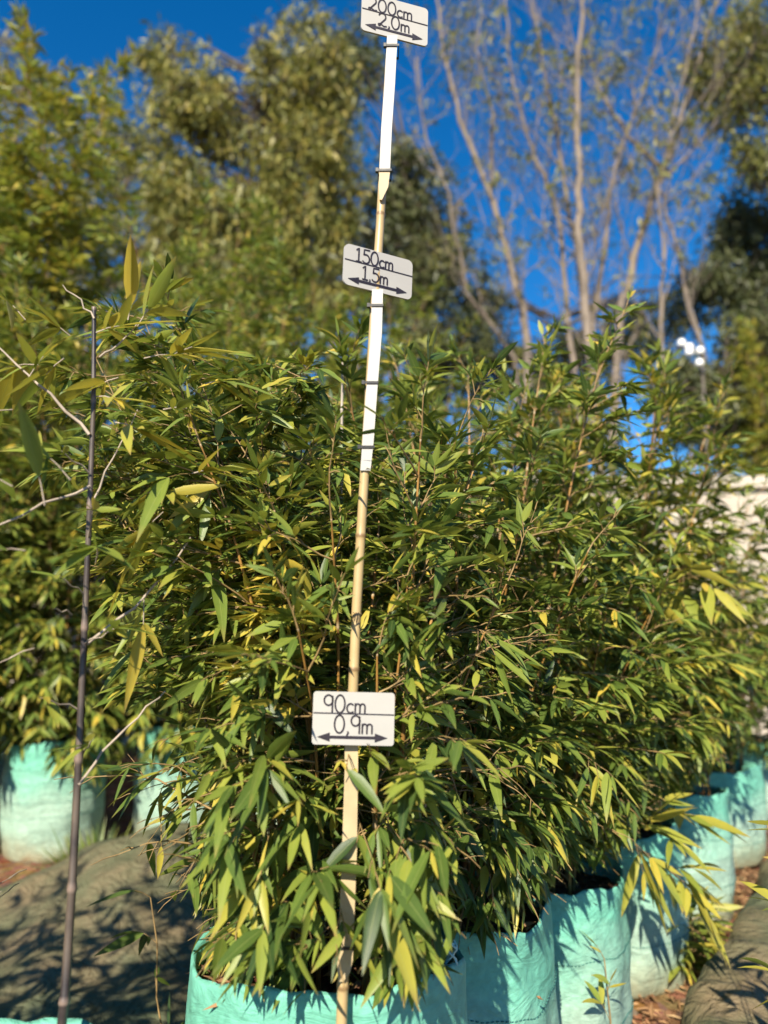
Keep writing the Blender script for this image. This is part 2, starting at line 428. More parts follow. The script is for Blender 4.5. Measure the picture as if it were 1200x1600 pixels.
# ------------------------------------------------------------------ grow bag
def make_bag(parent, x, y, z0, r, h, seed, mat=M_bag, rim_tilt=0.0, knot=None, stitches=(0.13, 0.27), lip=0.045):
    R = random.Random(seed); ph = [R.uniform(0, 6.28) for _ in range(8)]
    nseg, rows = 96, 30
    b = MB(); uv = []
    def rimz(a): return h + 0.010*math.sin(2*a+ph[0]) + 0.005*math.sin(5*a+ph[1]) + 0.0022*math.sin(11*a+ph[2]) + 0.0015*math.sin(23*a+ph[4]) + rim_tilt*math.cos(a-ph[3])
    def rad(a, v):
        prof = r*(0.93 + 0.10*math.sin(min(1, v*1.15)*math.pi*0.80) - 0.02*v)
        if v < 0.08: prof *= 0.94 + 0.06*math.sqrt(v/0.08)
        w = 0.005*math.sin(3*a+ph[4]+2*v) + 0.0028*math.sin(7*a+ph[5]-3*v) + 0.0035*math.sin(19*v+ph[6]+2*math.sin(a*2+ph[7]))*(1-v*0.5)
        w += 0.0022*math.sin(13*a+ph[0]+6*v)*math.sin(9*v+ph[1])
        return prof + w
    def pt(a, v, off=0.0):
        q = rad(a, v) + off; return Vector((x + q*math.cos(a), y + q*math.sin(a), z0 + rimz(a)*v))
    for i in range(rows+1):
        for k in range(nseg): b.v.append(tuple(pt(2*math.pi*k/nseg, i/rows))); uv.append((k/nseg, i/rows))
    # folded lip and inside face
    for (dv, off) in ((1.012, -0.003), (1.0, -0.008), (1-lip*1.4/h, -0.010), (1-lip*2.2/h, -0.012)):
        for k in range(nseg):
            a = 2*math.pi*k/nseg; q = rad(a, 1.0) + off
            b.v.append((x+q*math.cos(a), y+q*math.sin(a), z0+rimz(a)*dv)); uv.append((k/nseg, min(1, dv)))
    tot = rows+1+4
    for i in range(tot-1):
        for k in range(nseg):
            k2 = (k+1) % nseg; b.f.append((i*nseg+k, i*nseg+k2, (i+1)*nseg+k2, (i+1)*nseg+k))
    b.f.append(tuple(range(nseg))[::-1])
    o = b.build('grow_bag', mat, parent)
    ul = o.data.uv_layers.new(name='UVMap')
    lv = np.zeros(len(o.data.loops), np.int32); o.data.loops.foreach_get('vertex_index', lv)
    U = np.array(uv, np.float32)[lv]
    # seam of the wrap
    nl = 0
    for p in o.data.polygons:
        us = U[p.loop_start:p.loop_start+p.loop_total, 0]
        if p.loop_total == 4 and us.max()-us.min() > 0.5: us[us < 0.5] += 1.0
    ul.data.foreach_set('uv', U.ravel())
    # sewn lines round the bag
    for dz in stitches:
        st = MB()
        cnt = int(2*math.pi*r/0.009)
        for k in range(cnt):
            a0 = 2*math.pi*k/cnt; a1 = a0 + 2*math.pi/cnt*0.62; v = 1-dz/h + 0.012*math.sin(a0*2+ph[2]+dz*40)
            if v < 0.06: continue
            st.tube([pt(a0, v, 0.0010), pt((a0+a1)/2, v, 0.0018), pt(a1, v, 0.0010)], 0.0011, 4)
        if st.v: st.build('stitching', M_stitch, o)
    if knot is not None:
        kb = MB(); kp = Vector(knot)
        for j in range(4):
            pts = [kp + Vector((0.010*math.sin(t*2+j*1.6), 0.008*math.cos(t*3+j), 0.017*math.cos(t*1.0+j*0.9))) for t in np.linspace(0, 6.2, 26)]
            kb.tube(pts, 0.0016, 5)
        kb.build('tied_string', M_string, o)
    # potting mix: lumpy disc below the rim
    sb = MB(); nr = 12; rr = r*1.0-0.006
    sb.v.append((x, y, z0+h-lip+0.012))
    for i in range(1, nr+1):
        for k in range(40):
            a = 2*math.pi*k/40; q = min(rr, rad(a, 1-lip/h)-0.010)*i/nr
            sb.v.append((x+q*math.cos(a), y+q*math.sin(a), z0+h-lip+R.uniform(-0.007, 0.009)+0.012*(1-i/nr)))
    for k in range(40): sb.f.append((0, 1+k, 1+(k+1) % 40))
    for i in range(nr-1):
        for k in range(40):
            a = 1+i*40; k2 = (k+1) % 40; sb.f.append((a+k, a+40+k, a+40+k2, a+k2))
    so_ = sb.build('soil', M_soil, parent)
    lt = MB()
    for k in range(110):
        a = R.uniform(0, 6.28); q = rr*math.sqrt(R.random())*0.93; p = Vector((x+q*math.cos(a), y+q*math.sin(a), z0+h-lip+0.014+R.uniform(0, 0.01)))
        chip(lt, R, p, R.uniform(0.012, 0.04))
    tag(lt.build('mulch', M_dry, so_, smooth=False), kind='stuff')
    return o

def chip(mb, R, p, l):
    """one curled dry leaf or splinter"""
    a = R.uniform(0, 6.28); d = Vector((math.cos(a), math.sin(a), R.uniform(-0.25, 0.35))).normalized(); s = d.cross(Z).normalized()
    w = l*R.uniform(0.04, 0.16); u = s.cross(d)
    s = (s + u*R.uniform(-0.6, 0.6)).normalized(); c = u*l*R.uniform(0.0, 0.2)
    vs = [p, p+d*l*.4+s*w+c, p+d*l, p+d*l*.4-s*w+c, p+d*l*.5+c*0.4]
    mb.add(vs, [(0, 4, 1), (1, 4, 2), (2, 4, 3), (3, 4, 0)])

# ------------------------------------------------------------------ pole corridor: where the plant has been kept off the marker boards
SIGN_BOX = [(478, 1070, 628, 1168), (526, 368, 652, 472), (555, -20, 676, 76)]
POLE_PX = [(532, 1590), (541, 1400), (552, 1070), (557, 950), (566, 800), (575, 650), (583, 520), (594, 350), (602, 200), (614, 0)]
def pole_x(py):
    ys = np.array([p[1] for p in POLE_PX][::-1], float); xs = np.array([p[0] for p in POLE_PX][::-1], float)
    return np.interp(py, ys, xs)
KR = np.random.RandomState(5)
def keep_front(thin=0.10, clear=None):
    def k(A, B_, Cc):
        bad = np.zeros(len(A), bool)
        u = KR.rand(len(A))
        for f in (0.0, 0.35, 0.7, 1.0):
            Q = A*(1-f) + Cc*f if f in (0.0, 1.0) else (B_ if f == 0.35 else 0.5*(B_+Cc))
            px, py = project(Q)
            front = Q[:, 1] < 1.03
            for (x0, y0, x1, y1) in SIGN_BOX: bad |= front & (px > x0) & (px < x1) & (py > y0) & (py < y1)
            bad |= front & (np.abs(px-pole_x(py)) < 26) & (u > thin)
            bad |= (Q[:, 1] < 0.80) & (u > 0.0)
            if clear is not None: bad |= (Q[:, 0] > clear) & (Q[:, 2] < 1.12) & (u < 0.80)
            tt = (0.946-Q[:, 1])/SUN_L.y; H_ = Q + np.array(SUN_L)*tt[:, None]; hx, hy = project(H_)
            bad |= (tt > 0) & (hx > 496) & (hx < 622) & (hy > 1078) & (hy < 1172) & (u > 0.06)
        return ~bad
    return k

def keep_limit(curve, thin_band=60, frac=0.55, base=None, left=None):
    xs_ = [c[0] for c in curve]; ys_ = [c[1] for c in curve]
    def k(A, B_, Cc):
        ok = base(A, B_, Cc) if base else np.ones(len(A), bool)
        u = KR.rand(len(A))
        for Q in (A, B_, Cc):
            px, py = project(Q); lim = np.interp(px, xs_, ys_)
            ok &= ~(py > lim); ok &= ~((py > lim-thin_band) & (u < frac))
            if left is not None: ok &= ~((px < left[0]) & (py > 1120) & (u < left[1]))
        return ok
    return k
# ------------------------------------------------------------------ potted bamboo
def make_plant(label, x, y, z0, r, h, H, spread, seed, nculm=12, L=0.085, tone=(0.30, 0.16), group='bamboo plants in grow bags', bagmat=M_bag,
               keep=None, low=0, extra=None, bag_kw={}, culmmat=M_culm, cr=0.0045, branches=2, nspray=3, start=0.10, spacing=0.105, nleaf=5, top_clip=None, bl=1.0, lean=(0, 0), name='potted_bamboo', wr=0.225, droopk=1.0, hang=None, blim=None):
    R = random.Random(seed)
    root = empty(name, (x, y, z0)); tag(root, label, 'bamboo plant', group)
    make_bag(root, x, y, z0, r, h, seed+50, bagmat, **bag_kw)
    LV = Leaves(); TW = MB()
    zs = z0 + h - 0.05
    def low_ok(p, d, ll):
        if blim is None: return True
        e = p + d.normalized()*ll - Z*(0.03 + 0.25*ll); e2 = e - Z*L*0.7
        px, py = project([e, e2]); lim = np.interp(px, [c[0] for c in blim], [c[1] for c in blim])
        return bool((py[0] < lim[0]-15) and (py[1] < lim[1]+25))
    for c in range(nculm):
        a = 2*math.pi*(c + R.uniform(-.4, .4))/nculm*1.0 + (0 if c % 2 else 1.3); q = r*0.72*math.sqrt(R.random())
        base = Vector((x + q*math.cos(a), y + q*math.sin(a), zs - 0.02))
        hh = 1.12*(H - h)*(1.0 if c < 3 else R.uniform(0.60, 1.0)); sp = spread*R.uniform(0.35, 1.0)
        out = Vector((math.cos(a), math.sin(a), 0)); w1 = R.uniform(-1, 1)
        def fn(s, base=base, hh=hh, sp=sp, out=out, w1=w1):
            return base + Z*hh*(s - 0.10*s**3) + out*sp*s**1.7 + Vector((lean[0], lean[1], 0))*hh*s**1.5 + Vector((math.sin(s*3+w1)*0.018*s, math.cos(s*2.4+w1)*0.018*s, 0))
        culm_mesh(fn, hh, cr*R.uniform(0.8, 1.25), cr*0.28, R.uniform(0.11, 0.16), root, culmmat)
        nn = int(hh/spacing)
        for i in range(nn+1):
            s = start + (1-start)*i/max(1, nn)
            p = fn(s)
            for b in range(branches if s < 0.95 else 1):
                aa = R.uniform(0, 2*math.pi)
                d = Vector((math.cos(aa), math.sin(aa), 0)) + out*0.75 + Z*R.uniform(0.15, 0.9 + 0.7*s)
                if s > 0.93: d = Z*1.2 + out*0.5 + rv(R, 0.3)
                ll = R.uniform(0.12, 0.30)*(1.05-0.45*s)*bl
                if low_ok(p, d, ll): branch(LV, TW, R, p, d, ll, L*(1.25-0.42*s), nspray, tone, 0.75-0.62*s, 0.0016, nleaf)
    for k in range(low):
        a = -math.pi/2 + R.uniform(-2.0, 2.0); q = r*R.uniform(0.35, 0.85)
        p = Vector((x+q*math.cos(a), y+q*math.sin(a), zs + R.uniform(0.04, 0.36)))
        d = Vector((math.cos(a)+R.uniform(-.4, .4), math.sin(a)+R.uniform(-.3, .3), R.uniform(-0.1, 0.5)))
        ll = R.uniform(0.08, 0.20)
        if low_ok(p, d, ll): branch(LV, TW, R, p, d, ll, L*R.uniform(1.0, 1.4), 3, (tone[0]-0.04, tone[1]), 0.9, 0.0016, 5)
    if extra: extra(LV, TW, R)
    n0 = len(LV.P)
    if hang: hang(LV, TW, R)
    LV.build('foliage', M_leaf, root, keep, free=len(LV.P)-n0)
    tag(TW.build('twigs', M_twig, root), kind='stuff')
    return root

# ------------------------------------------------------------------ setting: ground, mats, wall
def ground_z(x, y):
    g = 0.0
    g += 0.07*math.exp(-((x-1.0)**2/0.9 + (y-2.8)**2/1.2))
    return g + 0.012*math.sin(3.1*x+1)*math.sin(2.3*y)
def grid(x0, x1, y0, y1, nx, ny, zf, name, mat, thick=0.0, inside=None):
    b = MB()
    for j in range(ny+1):
        for i in range(nx+1):
            x = x0+(x1-x0)*i/nx; y = y0+(y1-y0)*j/ny; b.v.append((x, y, zf(x, y)))
    for j in range(ny):
        for i in range(nx):
            if inside and not inside(x0+(x1-x0)*(i+.5)/nx, y0+(y1-y0)*(j+.5)/ny): continue
            a = j*(nx+1)+i; b.f.append((a, a+1, a+nx+2, a+nx+1))
    return b.build(name, mat)
# one ground sheet, fine near the camera and reaching the horizon
b = MB(); xs = [-120, -60, -20] + list(np.linspace(-6, 6, 97)) + [20, 60, 120]; ys = [-120, -60, -12] + list(np.linspace(-3, 8, 89)) + [20, 60, 140]
RG = random.Random(3)
for yy in ys:
    for xx in xs: b.v.append((xx, yy, ground_z(xx, yy) + (RG.uniform(-.008, .008) if abs(xx) < 6 and -3 < yy < 8 else 0)))
nx = len(xs)
for j in range(len(ys)-1):
    for i in range(nx-1): a = j*nx+i; b.f.append((a, a+1, a+nx+1, a+nx))
g = b.build('ground', M_ground); tag(g, 'bare brown dirt under and between the grow bags', 'ground', kind='structure')

def sheet(name, corner_fn, nu, nv, zf, mat, thick=0.006):
    b = MB()
    for t in (0, 1):
        for j in range(nv+1):
            for i in range(nu+1):
                x, y = corner_fn(i/nu, j/nv); b.v.append((x, y, zf(x, y, i/nu, j/nv) - (thick if t else 0)))
    n1 = (nu+1)*(nv+1)
    for j in range(nv):
        for i in range(nu):
            a = j*(nu+1)+i; b.f.append((a, a+1, a+nu+2, a+nu+1)); b.f.append((n1+a, n1+a+nu+1, n1+a+nu+2, n1+a+1))
    edge = [i for i in range(nu+1)] + [(j+1)*(nu+1)-1 for j in range(1, nv+1)] + [nv*(nu+1)+i for i in range(nu-1, -1, -1)] + [j*(nu+1) for j in range(nv-1, 0, -1)]
    for p, q in zip(edge, edge[1:]+edge[:1]): b.f.append((p, n1+p, n1+q, q))
    return b.build(name, mat)
def lerp2(a, b_, t): return (a[0]+(b_[0]-a[0])*t, a[1]+(b_[1]-a[1])*t)
def left_c(u, v):
    near = lerp2((-2.6, -0.2), (0.35, -0.2), u); far = lerp2((-2.3, 2.75), (0.1, 3.35), u)
    wob = 0.05*math.sin(u*17)+0.03*math.sin(u*41+1)
    p = lerp2(near, far, v); return (p[0], p[1] + wob*v)
def left_z(x, y, u, v):
    z = 0.018 + ground_z(x, y)
    z += 0.24*math.exp(-((x+0.72)**2/0.30 + (y-3.05)**2/0.22)) + 0.05*math.exp(-((x+1.5)**2/0.3+(y-2.0)**2/0.2))
    z += 0.012*math.sin(7*x+3*y) + 0.008*math.sin(4*x-11*y+1) + 0.005*math.sin(23*x+13*y) + 0.006*math.sin(29*y-8*x+2)
    return z
o = sheet('weed_mat', left_c, 110, 130, left_z, M_mat); tag(o, 'olive brown woven weed mat on the ground at lower left, streaked with leaf shadows', 'weed mat', 'weed mats laid on the ground')
def right_c(u, v):
    e = lerp2((0.26, 1.25), (1.60, 3.15), v); wob = 0.02*math.sin(v*13)+0.012*math.sin(v*31)
    return (e[0] + wob + u*2.2, e[1] - u*0.7)
def right_z(x, y, u, v):
    lift = 0.135*(1-math.exp(-u*150)) - 0.05*u if u > 0 else 0.0
    return 0.03 + ground_z(x, y) + lift + 0.010*math.sin(5*x+2)*math.sin(4*y) + 0.008*math.sin(9*x-6*y) + 0.006*math.sin(31*y+9*x) + 0.005*math.sin(23*x-17*y+1) + 0.004*math.sin(47*x+29*y)
o = sheet('weed_mat', right_c, 90, 90, right_z, M_mat); tag(o, 'olive weed mat with a raised edge in the lower right corner', 'weed mat', 'weed mats laid on the ground')

# dry litter on the path
RL = random.Random(8); lt = MB()
for k in range(7500):
    v = RL.random(); x, y = right_c(0, v); x -= RL.uniform(-0.02, 0.75); y += RL.uniform(-.15, .15)
    chip(lt, RL, Vector((x, y, ground_z(x, y)+RL.uniform(0.004, 0.028))), RL.choice((0.012, 0.018, 0.026, 0.036, 0.055))*RL.uniform(.7, 1.2))
for k in range(500):
    x = RL.uniform(-2.6, -0.4); y = RL.uniform(2.9, 3.5)
    chip(lt, RL, Vector((x, y, ground_z(x, y)+RL.uniform(0.008, 0.03))), RL.uniform(0.02, 0.06))
o = lt.build('leaf_litter', M_dry, smooth=False); tag(o, 'dry brown fallen leaves and splinters on the dirt path beside the bags', 'leaf litter', kind='stuff')

# boundary wall
wr_ = empty('boundary_wall', (0, 6.4, 0)); tag(wr_, 'pale beige rendered wall behind the bamboo rows', 'wall')
wb = MB(); wb.box((0, 6.5, 1.08), (26, 0.2, 2.16))
wb.build('wall_face', M_wall, wr_, smooth=False)
cb = MB(); cb.box((0, 6.49, 2.21), (26, 0.30, 0.10)); cb.build('coping', M_wall, wr_, smooth=False)
for xx in np.arange(-12, 12.1, 3.0):
    pb = MB(); pb.box((xx+0.8, 6.37, 1.075), (0.3, 0.10, 2.15)); pb.build('pier', M_wall, wr_, smooth=False)

# ------------------------------------------------------------------ trees
def limb(mb, R, p, d, l, r, depth, tips, up=0.25, n=6, wig=0.16):
    pts = [Vector(p)]; v = Vector(d).normalized(); seg = 5
    for i in range(seg):
        v = (v + rv(R, wig) + Z*up*0.25).normalized(); pts.append(pts[-1] + v*l/seg)
    mb.tube(pts, [r*(1-0.55*i/seg) for i in range(seg+1)], n, False)
    tips.append((pts[-1], v))
    if depth <= 0: return
    for k in range(R.randint(2, 4)):
        f = R.uniform(0.35, 1.0); i = min(seg-1, int(f*seg)); q = pts[i].lerp(pts[i+1], f*seg-i)
        nd = (v + rv(R, 0.55) + Z*up).normalized()
        limb(mb, R, q, nd, l*R.uniform(0.5, 0.78), r*0.5*R.uniform(0.7, 1.0), depth-1, tips, up, max(3, n-1), wig)

def clump_leaves(LV, R, c, rad, n, L, tone, hang=0.6, wr=0.3):
    for k in range(n):
        v = rv(R, 1.0); v.normalize(); v *= rad*R.random()**0.45
        d = rv(R, 0.7) - Z*hang
        l = L*R.uniform(0.6, 1.3)
        LV.add(c+Vector((v.x, v.y, v.z*0.75)), d, rv(R, 1.0)+Z*0.5, l, l*wr*R.uniform(.7, 1.2), min(1, max(0, R.gauss(*tone))), R.uniform(0, .3))

def make_tree(label, Y, trunk_px, crowns, seed, leafmat, tone, nclump=260, per=60, L=0.15, trunk_r=0.14, hang=0.6, barkmat=M_bark, group=None, name='tree', clump_r=0.34, depth=1.2):
    """trunk polyline and crown ellipses given as photo directions at distance Y; ellipses get real depth"""
    R = random.Random(seed)
    px0, py0 = trunk_px[0]; bp = at(px0, py0, Y); base = Vector((bp.x, Y, 0))
    root = empty(name, base); tag(root, label, 'tree', group)
    tb = MB(); pts = [base - Z*0.1] + [at(px, py, Y+R.uniform(-.2, .2)) for px, py in trunk_px]
    fine = []
    for a, c in zip(pts[:-1], pts[1:]):
        for k in range(4): fine.append(a.lerp(c, k/4) + Vector((R.uniform(-.02, .02), R.uniform(-.02, .02), 0)))
    fine.append(pts[-1])
    tb.tube(fine, [trunk_r*(1-0.8*i/(len(fine)-1)) for i in range(len(fine))], 9)
    LV = Leaves(); lb = MB()
    tot = sum(w*h for _, _, w, h in crowns)
    for (cx, cy, w, h) in crowns:
        c0 = at(cx, cy, Y); sx = w/FPX*Y; sz = h/FPX*Y; sy = max(sx, 0.5*sz)*depth*0.7
        n = max(4, int(nclump*w*h/tot))
        for k in range(n):
            v = rv(R, 1.0); v.normalize(); v *= R.random()**0.40
            c = c0 + Vector((v.x*sx, v.y*sy, v.z*sz))
            # limb that carries the clump
            if k % 3 == 0:
                j = min(range(len(fine)), key=lambda i: (fine[i]-c).length + (2.0 if fine[i].z > c.z-0.15 else 0))
                a = fine[j]; m = a.lerp(c, 0.5) + Z*0.12*(c-a).length + rv(R, 0.1)
                lb.tube([a, a.lerp(m, .6), m, m.lerp(c, .55)+rv(R, .05), c], [0.022, 0.018, 0.014, 0.010, 0.005], 5, False)
            for t in range(3):
                e = c + rv(R, clump_r*0.55); lb.tube([c, c.lerp(e, .5)+rv(R, .03), e], [0.008, 0.006, 0.003], 3, False)
            dens = R.choice((0.35, 0.8, 1.0, 1.25))
            clump_leaves(LV, R, c, clump_r*R.uniform(0.6, 1.25), int(per*dens), L, (tone[0]+R.uniform(-.13, .13), tone[1]), hang)
    tb.build('trunk', barkmat, root); lb.build('limbs', barkmat, root)
    LV.build('crown', leafmat, root, simple=True)
    return root

BG = 'trees beyond the wall'
make_tree('tall yellow-green feathery tree left of the marker pole, blue sky above it', 10.5, [(430, 560), (425, 380), (440, 230), (410, 120)],
          [(305, 175, 85, 105), (360, 330, 120, 130), (470, 130, 90, 120), (470, 300, 90, 140), (265, 330, 60, 110), (400, 460, 170, 90), (245, 85, 35, 40)], 21, M_treeleaf, (0.64, 0.19), nclump=620, per=66, L=0.15, trunk_r=0.12, hang=0.7, barkmat=M_darkbark, group=BG)
make_tree('dark olive tree just right of the marker pole between the two upper boards', 12.0, [(660, 600), (665, 450), (650, 330)],
          [(650, 300, 80, 95), (690, 420, 70, 110), (620, 430, 70, 120), (560, 90, 50, 80), (700, 540, 90, 60)], 22, M_oliveleaf, (0.45, 0.16), nclump=280, per=62, L=0.15, trunk_r=0.12, barkmat=M_darkbark, group=BG)
make_tree('pale thin-crowned tree at the far left edge under the sky', 11.5, [(20, 560), (15, 350), (25, 200), (50, 60)],
          [(20, 120, 60, 85), (10, 300, 60, 110), (45, 450, 100, 80)], 23, M_treeleaf, (0.68, 0.15), nclump=130, per=24, L=0.13, trunk_r=0.11, group=BG)
make_tree('leafy green tree reaching in from the right edge above the dark bush', 10.0, [(1235, 600), (1230, 400), (1215, 200), (1190, 60)],
          [(1180, 60, 55, 70), (1170, 160, 55, 80), (1195, 250, 40, 60), (1110, 110, 40, 60)], 24, M_treeleaf, (0.46, 0.16), nclump=120, per=50, L=0.14, trunk_r=0.11, group=BG)
make_tree('dark dense tree crown at the right edge below the lighter leaves', 11.0, [(1190, 640), (1185, 480), (1175, 390)],
          [(1180, 360, 55, 80), (1130, 440, 50, 60), (1200, 470, 60, 90)], 25, M_oliveleaf, (0.30, 0.15), nclump=150, per=60, L=0.14, trunk_r=0.12, barkmat=M_darkbark, group=BG)
make_tree('low dark green bush over the wall at the right edge', 8.2, [(1140, 760), (1135, 680), (1130, 620)],
          [(1130, 640, 90, 90), (1210, 620, 70, 110), (1060, 600, 40, 50), (1180, 540, 60, 60)], 26, M_oliveleaf, (0.45, 0.18), nclump=200, per=70, L=0.12, trunk_r=0.08, barkmat=M_darkbark, group=BG, name='bush', clump_r=0.26)
make_tree('grey-green low thicket between the bare trunks at the foot of the sky', 13.0, [(880, 640), (880, 560), (870, 500)],
          [(800, 570, 70, 50), (900, 560, 80, 60), (1010, 520, 70, 70), (760, 500, 40, 60), (1080, 470, 40, 50), (690, 600, 70, 60), (860, 660, 130, 60)], 27, M_oliveleaf, (0.5, 0.16), nclump=300, per=60, L=0.14, trunk_r=0.1, barkmat=M_darkbark, group=BG, name='bush')

make_tree('hazy olive-brown tree far behind, filling the gap left of the yellow-green tree', 14.5, [(190, 620), (195, 400), (200, 220)],
          [(190, 260, 75, 130), (170, 420, 110, 90), (330, 420, 130, 100), (110, 330, 60, 110)], 28, M_treeleaf, (0.48, 0.2), nclump=300, per=46, L=0.15, trunk_r=0.12, group=BG)
make_tree('far olive tree between the yellow-green tree and the marker pole', 15.0, [(520, 620), (520, 400), (525, 220)],
          [(520, 250, 70, 150), (560, 400, 90, 100), (480, 440, 110, 80)], 29, M_treeleaf, (0.40, 0.2), nclump=260, per=46, L=0.15, trunk_r=0.12, group=BG)

def bare_tree(label, Y, trunks, seed, leaf_n=26, r=0.064, group=BG):
    R = random.Random(seed); px0, py0 = trunks[0][0]; bp = at(px0, py0, Y)
    root = empty('tree', (bp.x, Y, 0)); tag(root, label, 'tree', group)
    LV = Leaves(); lb = MB()
    for ti, tr in enumerate(trunks):
        tb = MB(); yy = [Y + R.uniform(-.5, .5) for _ in (0, 1)]
        pts = [at(px, py, yy[0] + (yy[1]-yy[0])*i/len(tr)) for i, (px, py) in enumerate(tr)]
        if ti == 0: pts = [Vector((pts[0].x, pts[0].y, -0.1))] + pts
        else: pts = [Vector((bp.x + R.uniform(-.1, .1), Y, -0.1))] + pts if tr[0][1] > 470 else pts
        fine = []
        for a, c in zip(pts[:-1], pts[1:]):
            for k in range(5): fine.append(a.lerp(c, k/5) + Vector((R.uniform(-.025, .025), R.uniform(-.02, .02), 0)))
        fine.append(pts[-1]); m = len(fine)
        rr = r*(1.3 if ti == 0 else R.uniform(0.6, 0.85))
        tb.tube(fine, [rr*(1-0.72*i/(m-1)) for i in range(m)], 8)
        tb.build('trunk', M_bark, root)
        tips = []
        for i in range(6, m, 2):
            d = (fine[i]-fine[i-1]).normalized()
            for _ in range(R.randint(1, 2)):
                limb(lb, R, fine[i], d*0.9 + Vector((R.gauss(0, .6), R.gauss(0, .6), R.uniform(0.1, .5))), R.uniform(0.5, 1.5), 0.015*(1-0.4*i/m), 3 if R.random() < .5 else 2, tips, 0.3, 5)
        R.shuffle(tips)
        for (p, v) in tips[:leaf_n]:
            clump_leaves(LV, R, p, R.uniform(0.08, 0.22), R.randint(6, 18), 0.12, (0.5, 0.2), 0.5)
        for (p, v) in tips[leaf_n:]:
            if R.random() < 0.18: clump_leaves(LV, R, p, 0.12, R.randint(2, 5), 0.10, (0.6, 0.2), 0.5)
    lb.build('limbs', M_bark, root); LV.build('crown', M_treeleaf, root, simple=True)
    return root
bare_tree('nearly bare tree with a straight pale trunk in the middle of the blue sky', 9.5,
          [[(935, 700), (918, 500), (905, 380), (905, 250), (900, 120), (915, -30)], [(925, 560), (880, 270), (850, 120), (830, -20)],
           [(925, 520), (945, 380), (960, 260), (1000, 160), (1040, 40)], [(895, 560), (870, 330), (830, 230), (800, 130), (790, -20)]], 31)
bare_tree('leaning bare tree with forked pale trunks left of the straight trunk', 10.5,
          [[(830, 700), (820, 500), (790, 380), (765, 300), (720, 190), (690, 60), (680, -30)], [(765, 310), (770, 180), (745, 80), (755, -20)], [(805, 560), (730, 460), (700, 300), (660, 200), (650, 90)]], 32, leaf_n=22, r=0.054)
bare_tree('bare spreading tree whose branches fan out toward the upper right corner', 9.8,
          [[(955, 700), (970, 480), (1010, 340), (1040, 260), (1080, 140), (1110, 30), (1130, -40)], [(1040, 270), (990, 220), (940, 150), (915, 60)], [(1035, 560), (1035, 420), (1030, 300), (1060, 150), (1100, -20)],
           [(1110, 600), (1060, 400), (1030, 290), (1110, 200), (1170, 100)]], 33, leaf_n=36, r=0.054)

# white round insulators among the branches
ir = empty('utility_pole', (at(1098, 700, 7.2).x, 7.2, 0)); tag(ir, 'thin dark pole with a cluster of round white insulators above the wall at right', 'utility pole')
pb = MB(); tp = at(1098, 530, 7.2); pb.tube([(tp.x, 7.25, -0.1), (tp.x, 7.25, tp.z)], [0.02, 0.014], 10); pb.build('pole', M_pole, ir)
ab = MB(); c1 = at(1058, 545, 7.2); c2 = at(1104, 549, 7.2); ab.tube([c1, c2], 0.015, 8)
c3 = at(1093, 570, 7.2); ab.tube([at(1093, 546, 7.2), c3], 0.012, 6); ab.build('bracket', M_pole, ir)
for px, py in ((1065, 536), (1077, 543), (1077, 550), (1094, 548), (1093, 567)):
    ib = MB(); c = at(px, py, 7.16); n = 14
    prof = [(0.0, 0.036), (0.018, 0.034), (0.034, 0.020), (0.030, 0.008), (0.040, -0.004), (0.036, -0.020), (0.020, -0.034), (0.0, -0.036)]
    for rr, zz in prof:
        for k in range(n): a = 2*math.pi*k/n; ib.v.append((c.x+rr*1.1*math.cos(a), c.y+rr*1.1*math.sin(a), c.z+zz*1.1))
    for i in range(len(prof)-1):
        for k in range(n): k2 = (k+1) % n; ib.f.append((i*n+k, (i+1)*n+k, (i+1)*n+k2, i*n+k2))
    ib.build('insulator', M_porcelain, ir)

# ------------------------------------------------------------------ front row, right to left depth order
def px_branch(LV, TW, R, p0, p1, L=0.09, ns=3, tone=(0.42, 0.15), droop=0.5, nleaf=5, fan=1.0, r0=0.0020):
    """a side branch from p0 to p1 with sprays along its outer half"""
    a = Vector(p0); c = Vector(p1); m = a.lerp(c, 0.5) + Z*0.12*(c-a).length
    pts = [a, a.lerp(m, .5)+rv(R, .003), m, m.lerp(c, .5)+Z*0.004+rv(R, .003), c]
    TW.tube(pts, [r0, r0*.85, r0*.7, r0*.55, r0*.4], 4, False)
    for k in range(ns):
        f = 1.0 if k == 0 else R.uniform(0.45, 0.95); i = min(3, int(f*4)); q = pts[i].lerp(pts[i+1], f*4-i)
        d = (pts[i+1]-pts[i]).normalized()
        if k: d = (d + rv(R, 0.5)).normalized()
        spray(LV, TW, R, q, d, L, nleaf+R.randint(-1, 1), tone, droop, fan=fan)

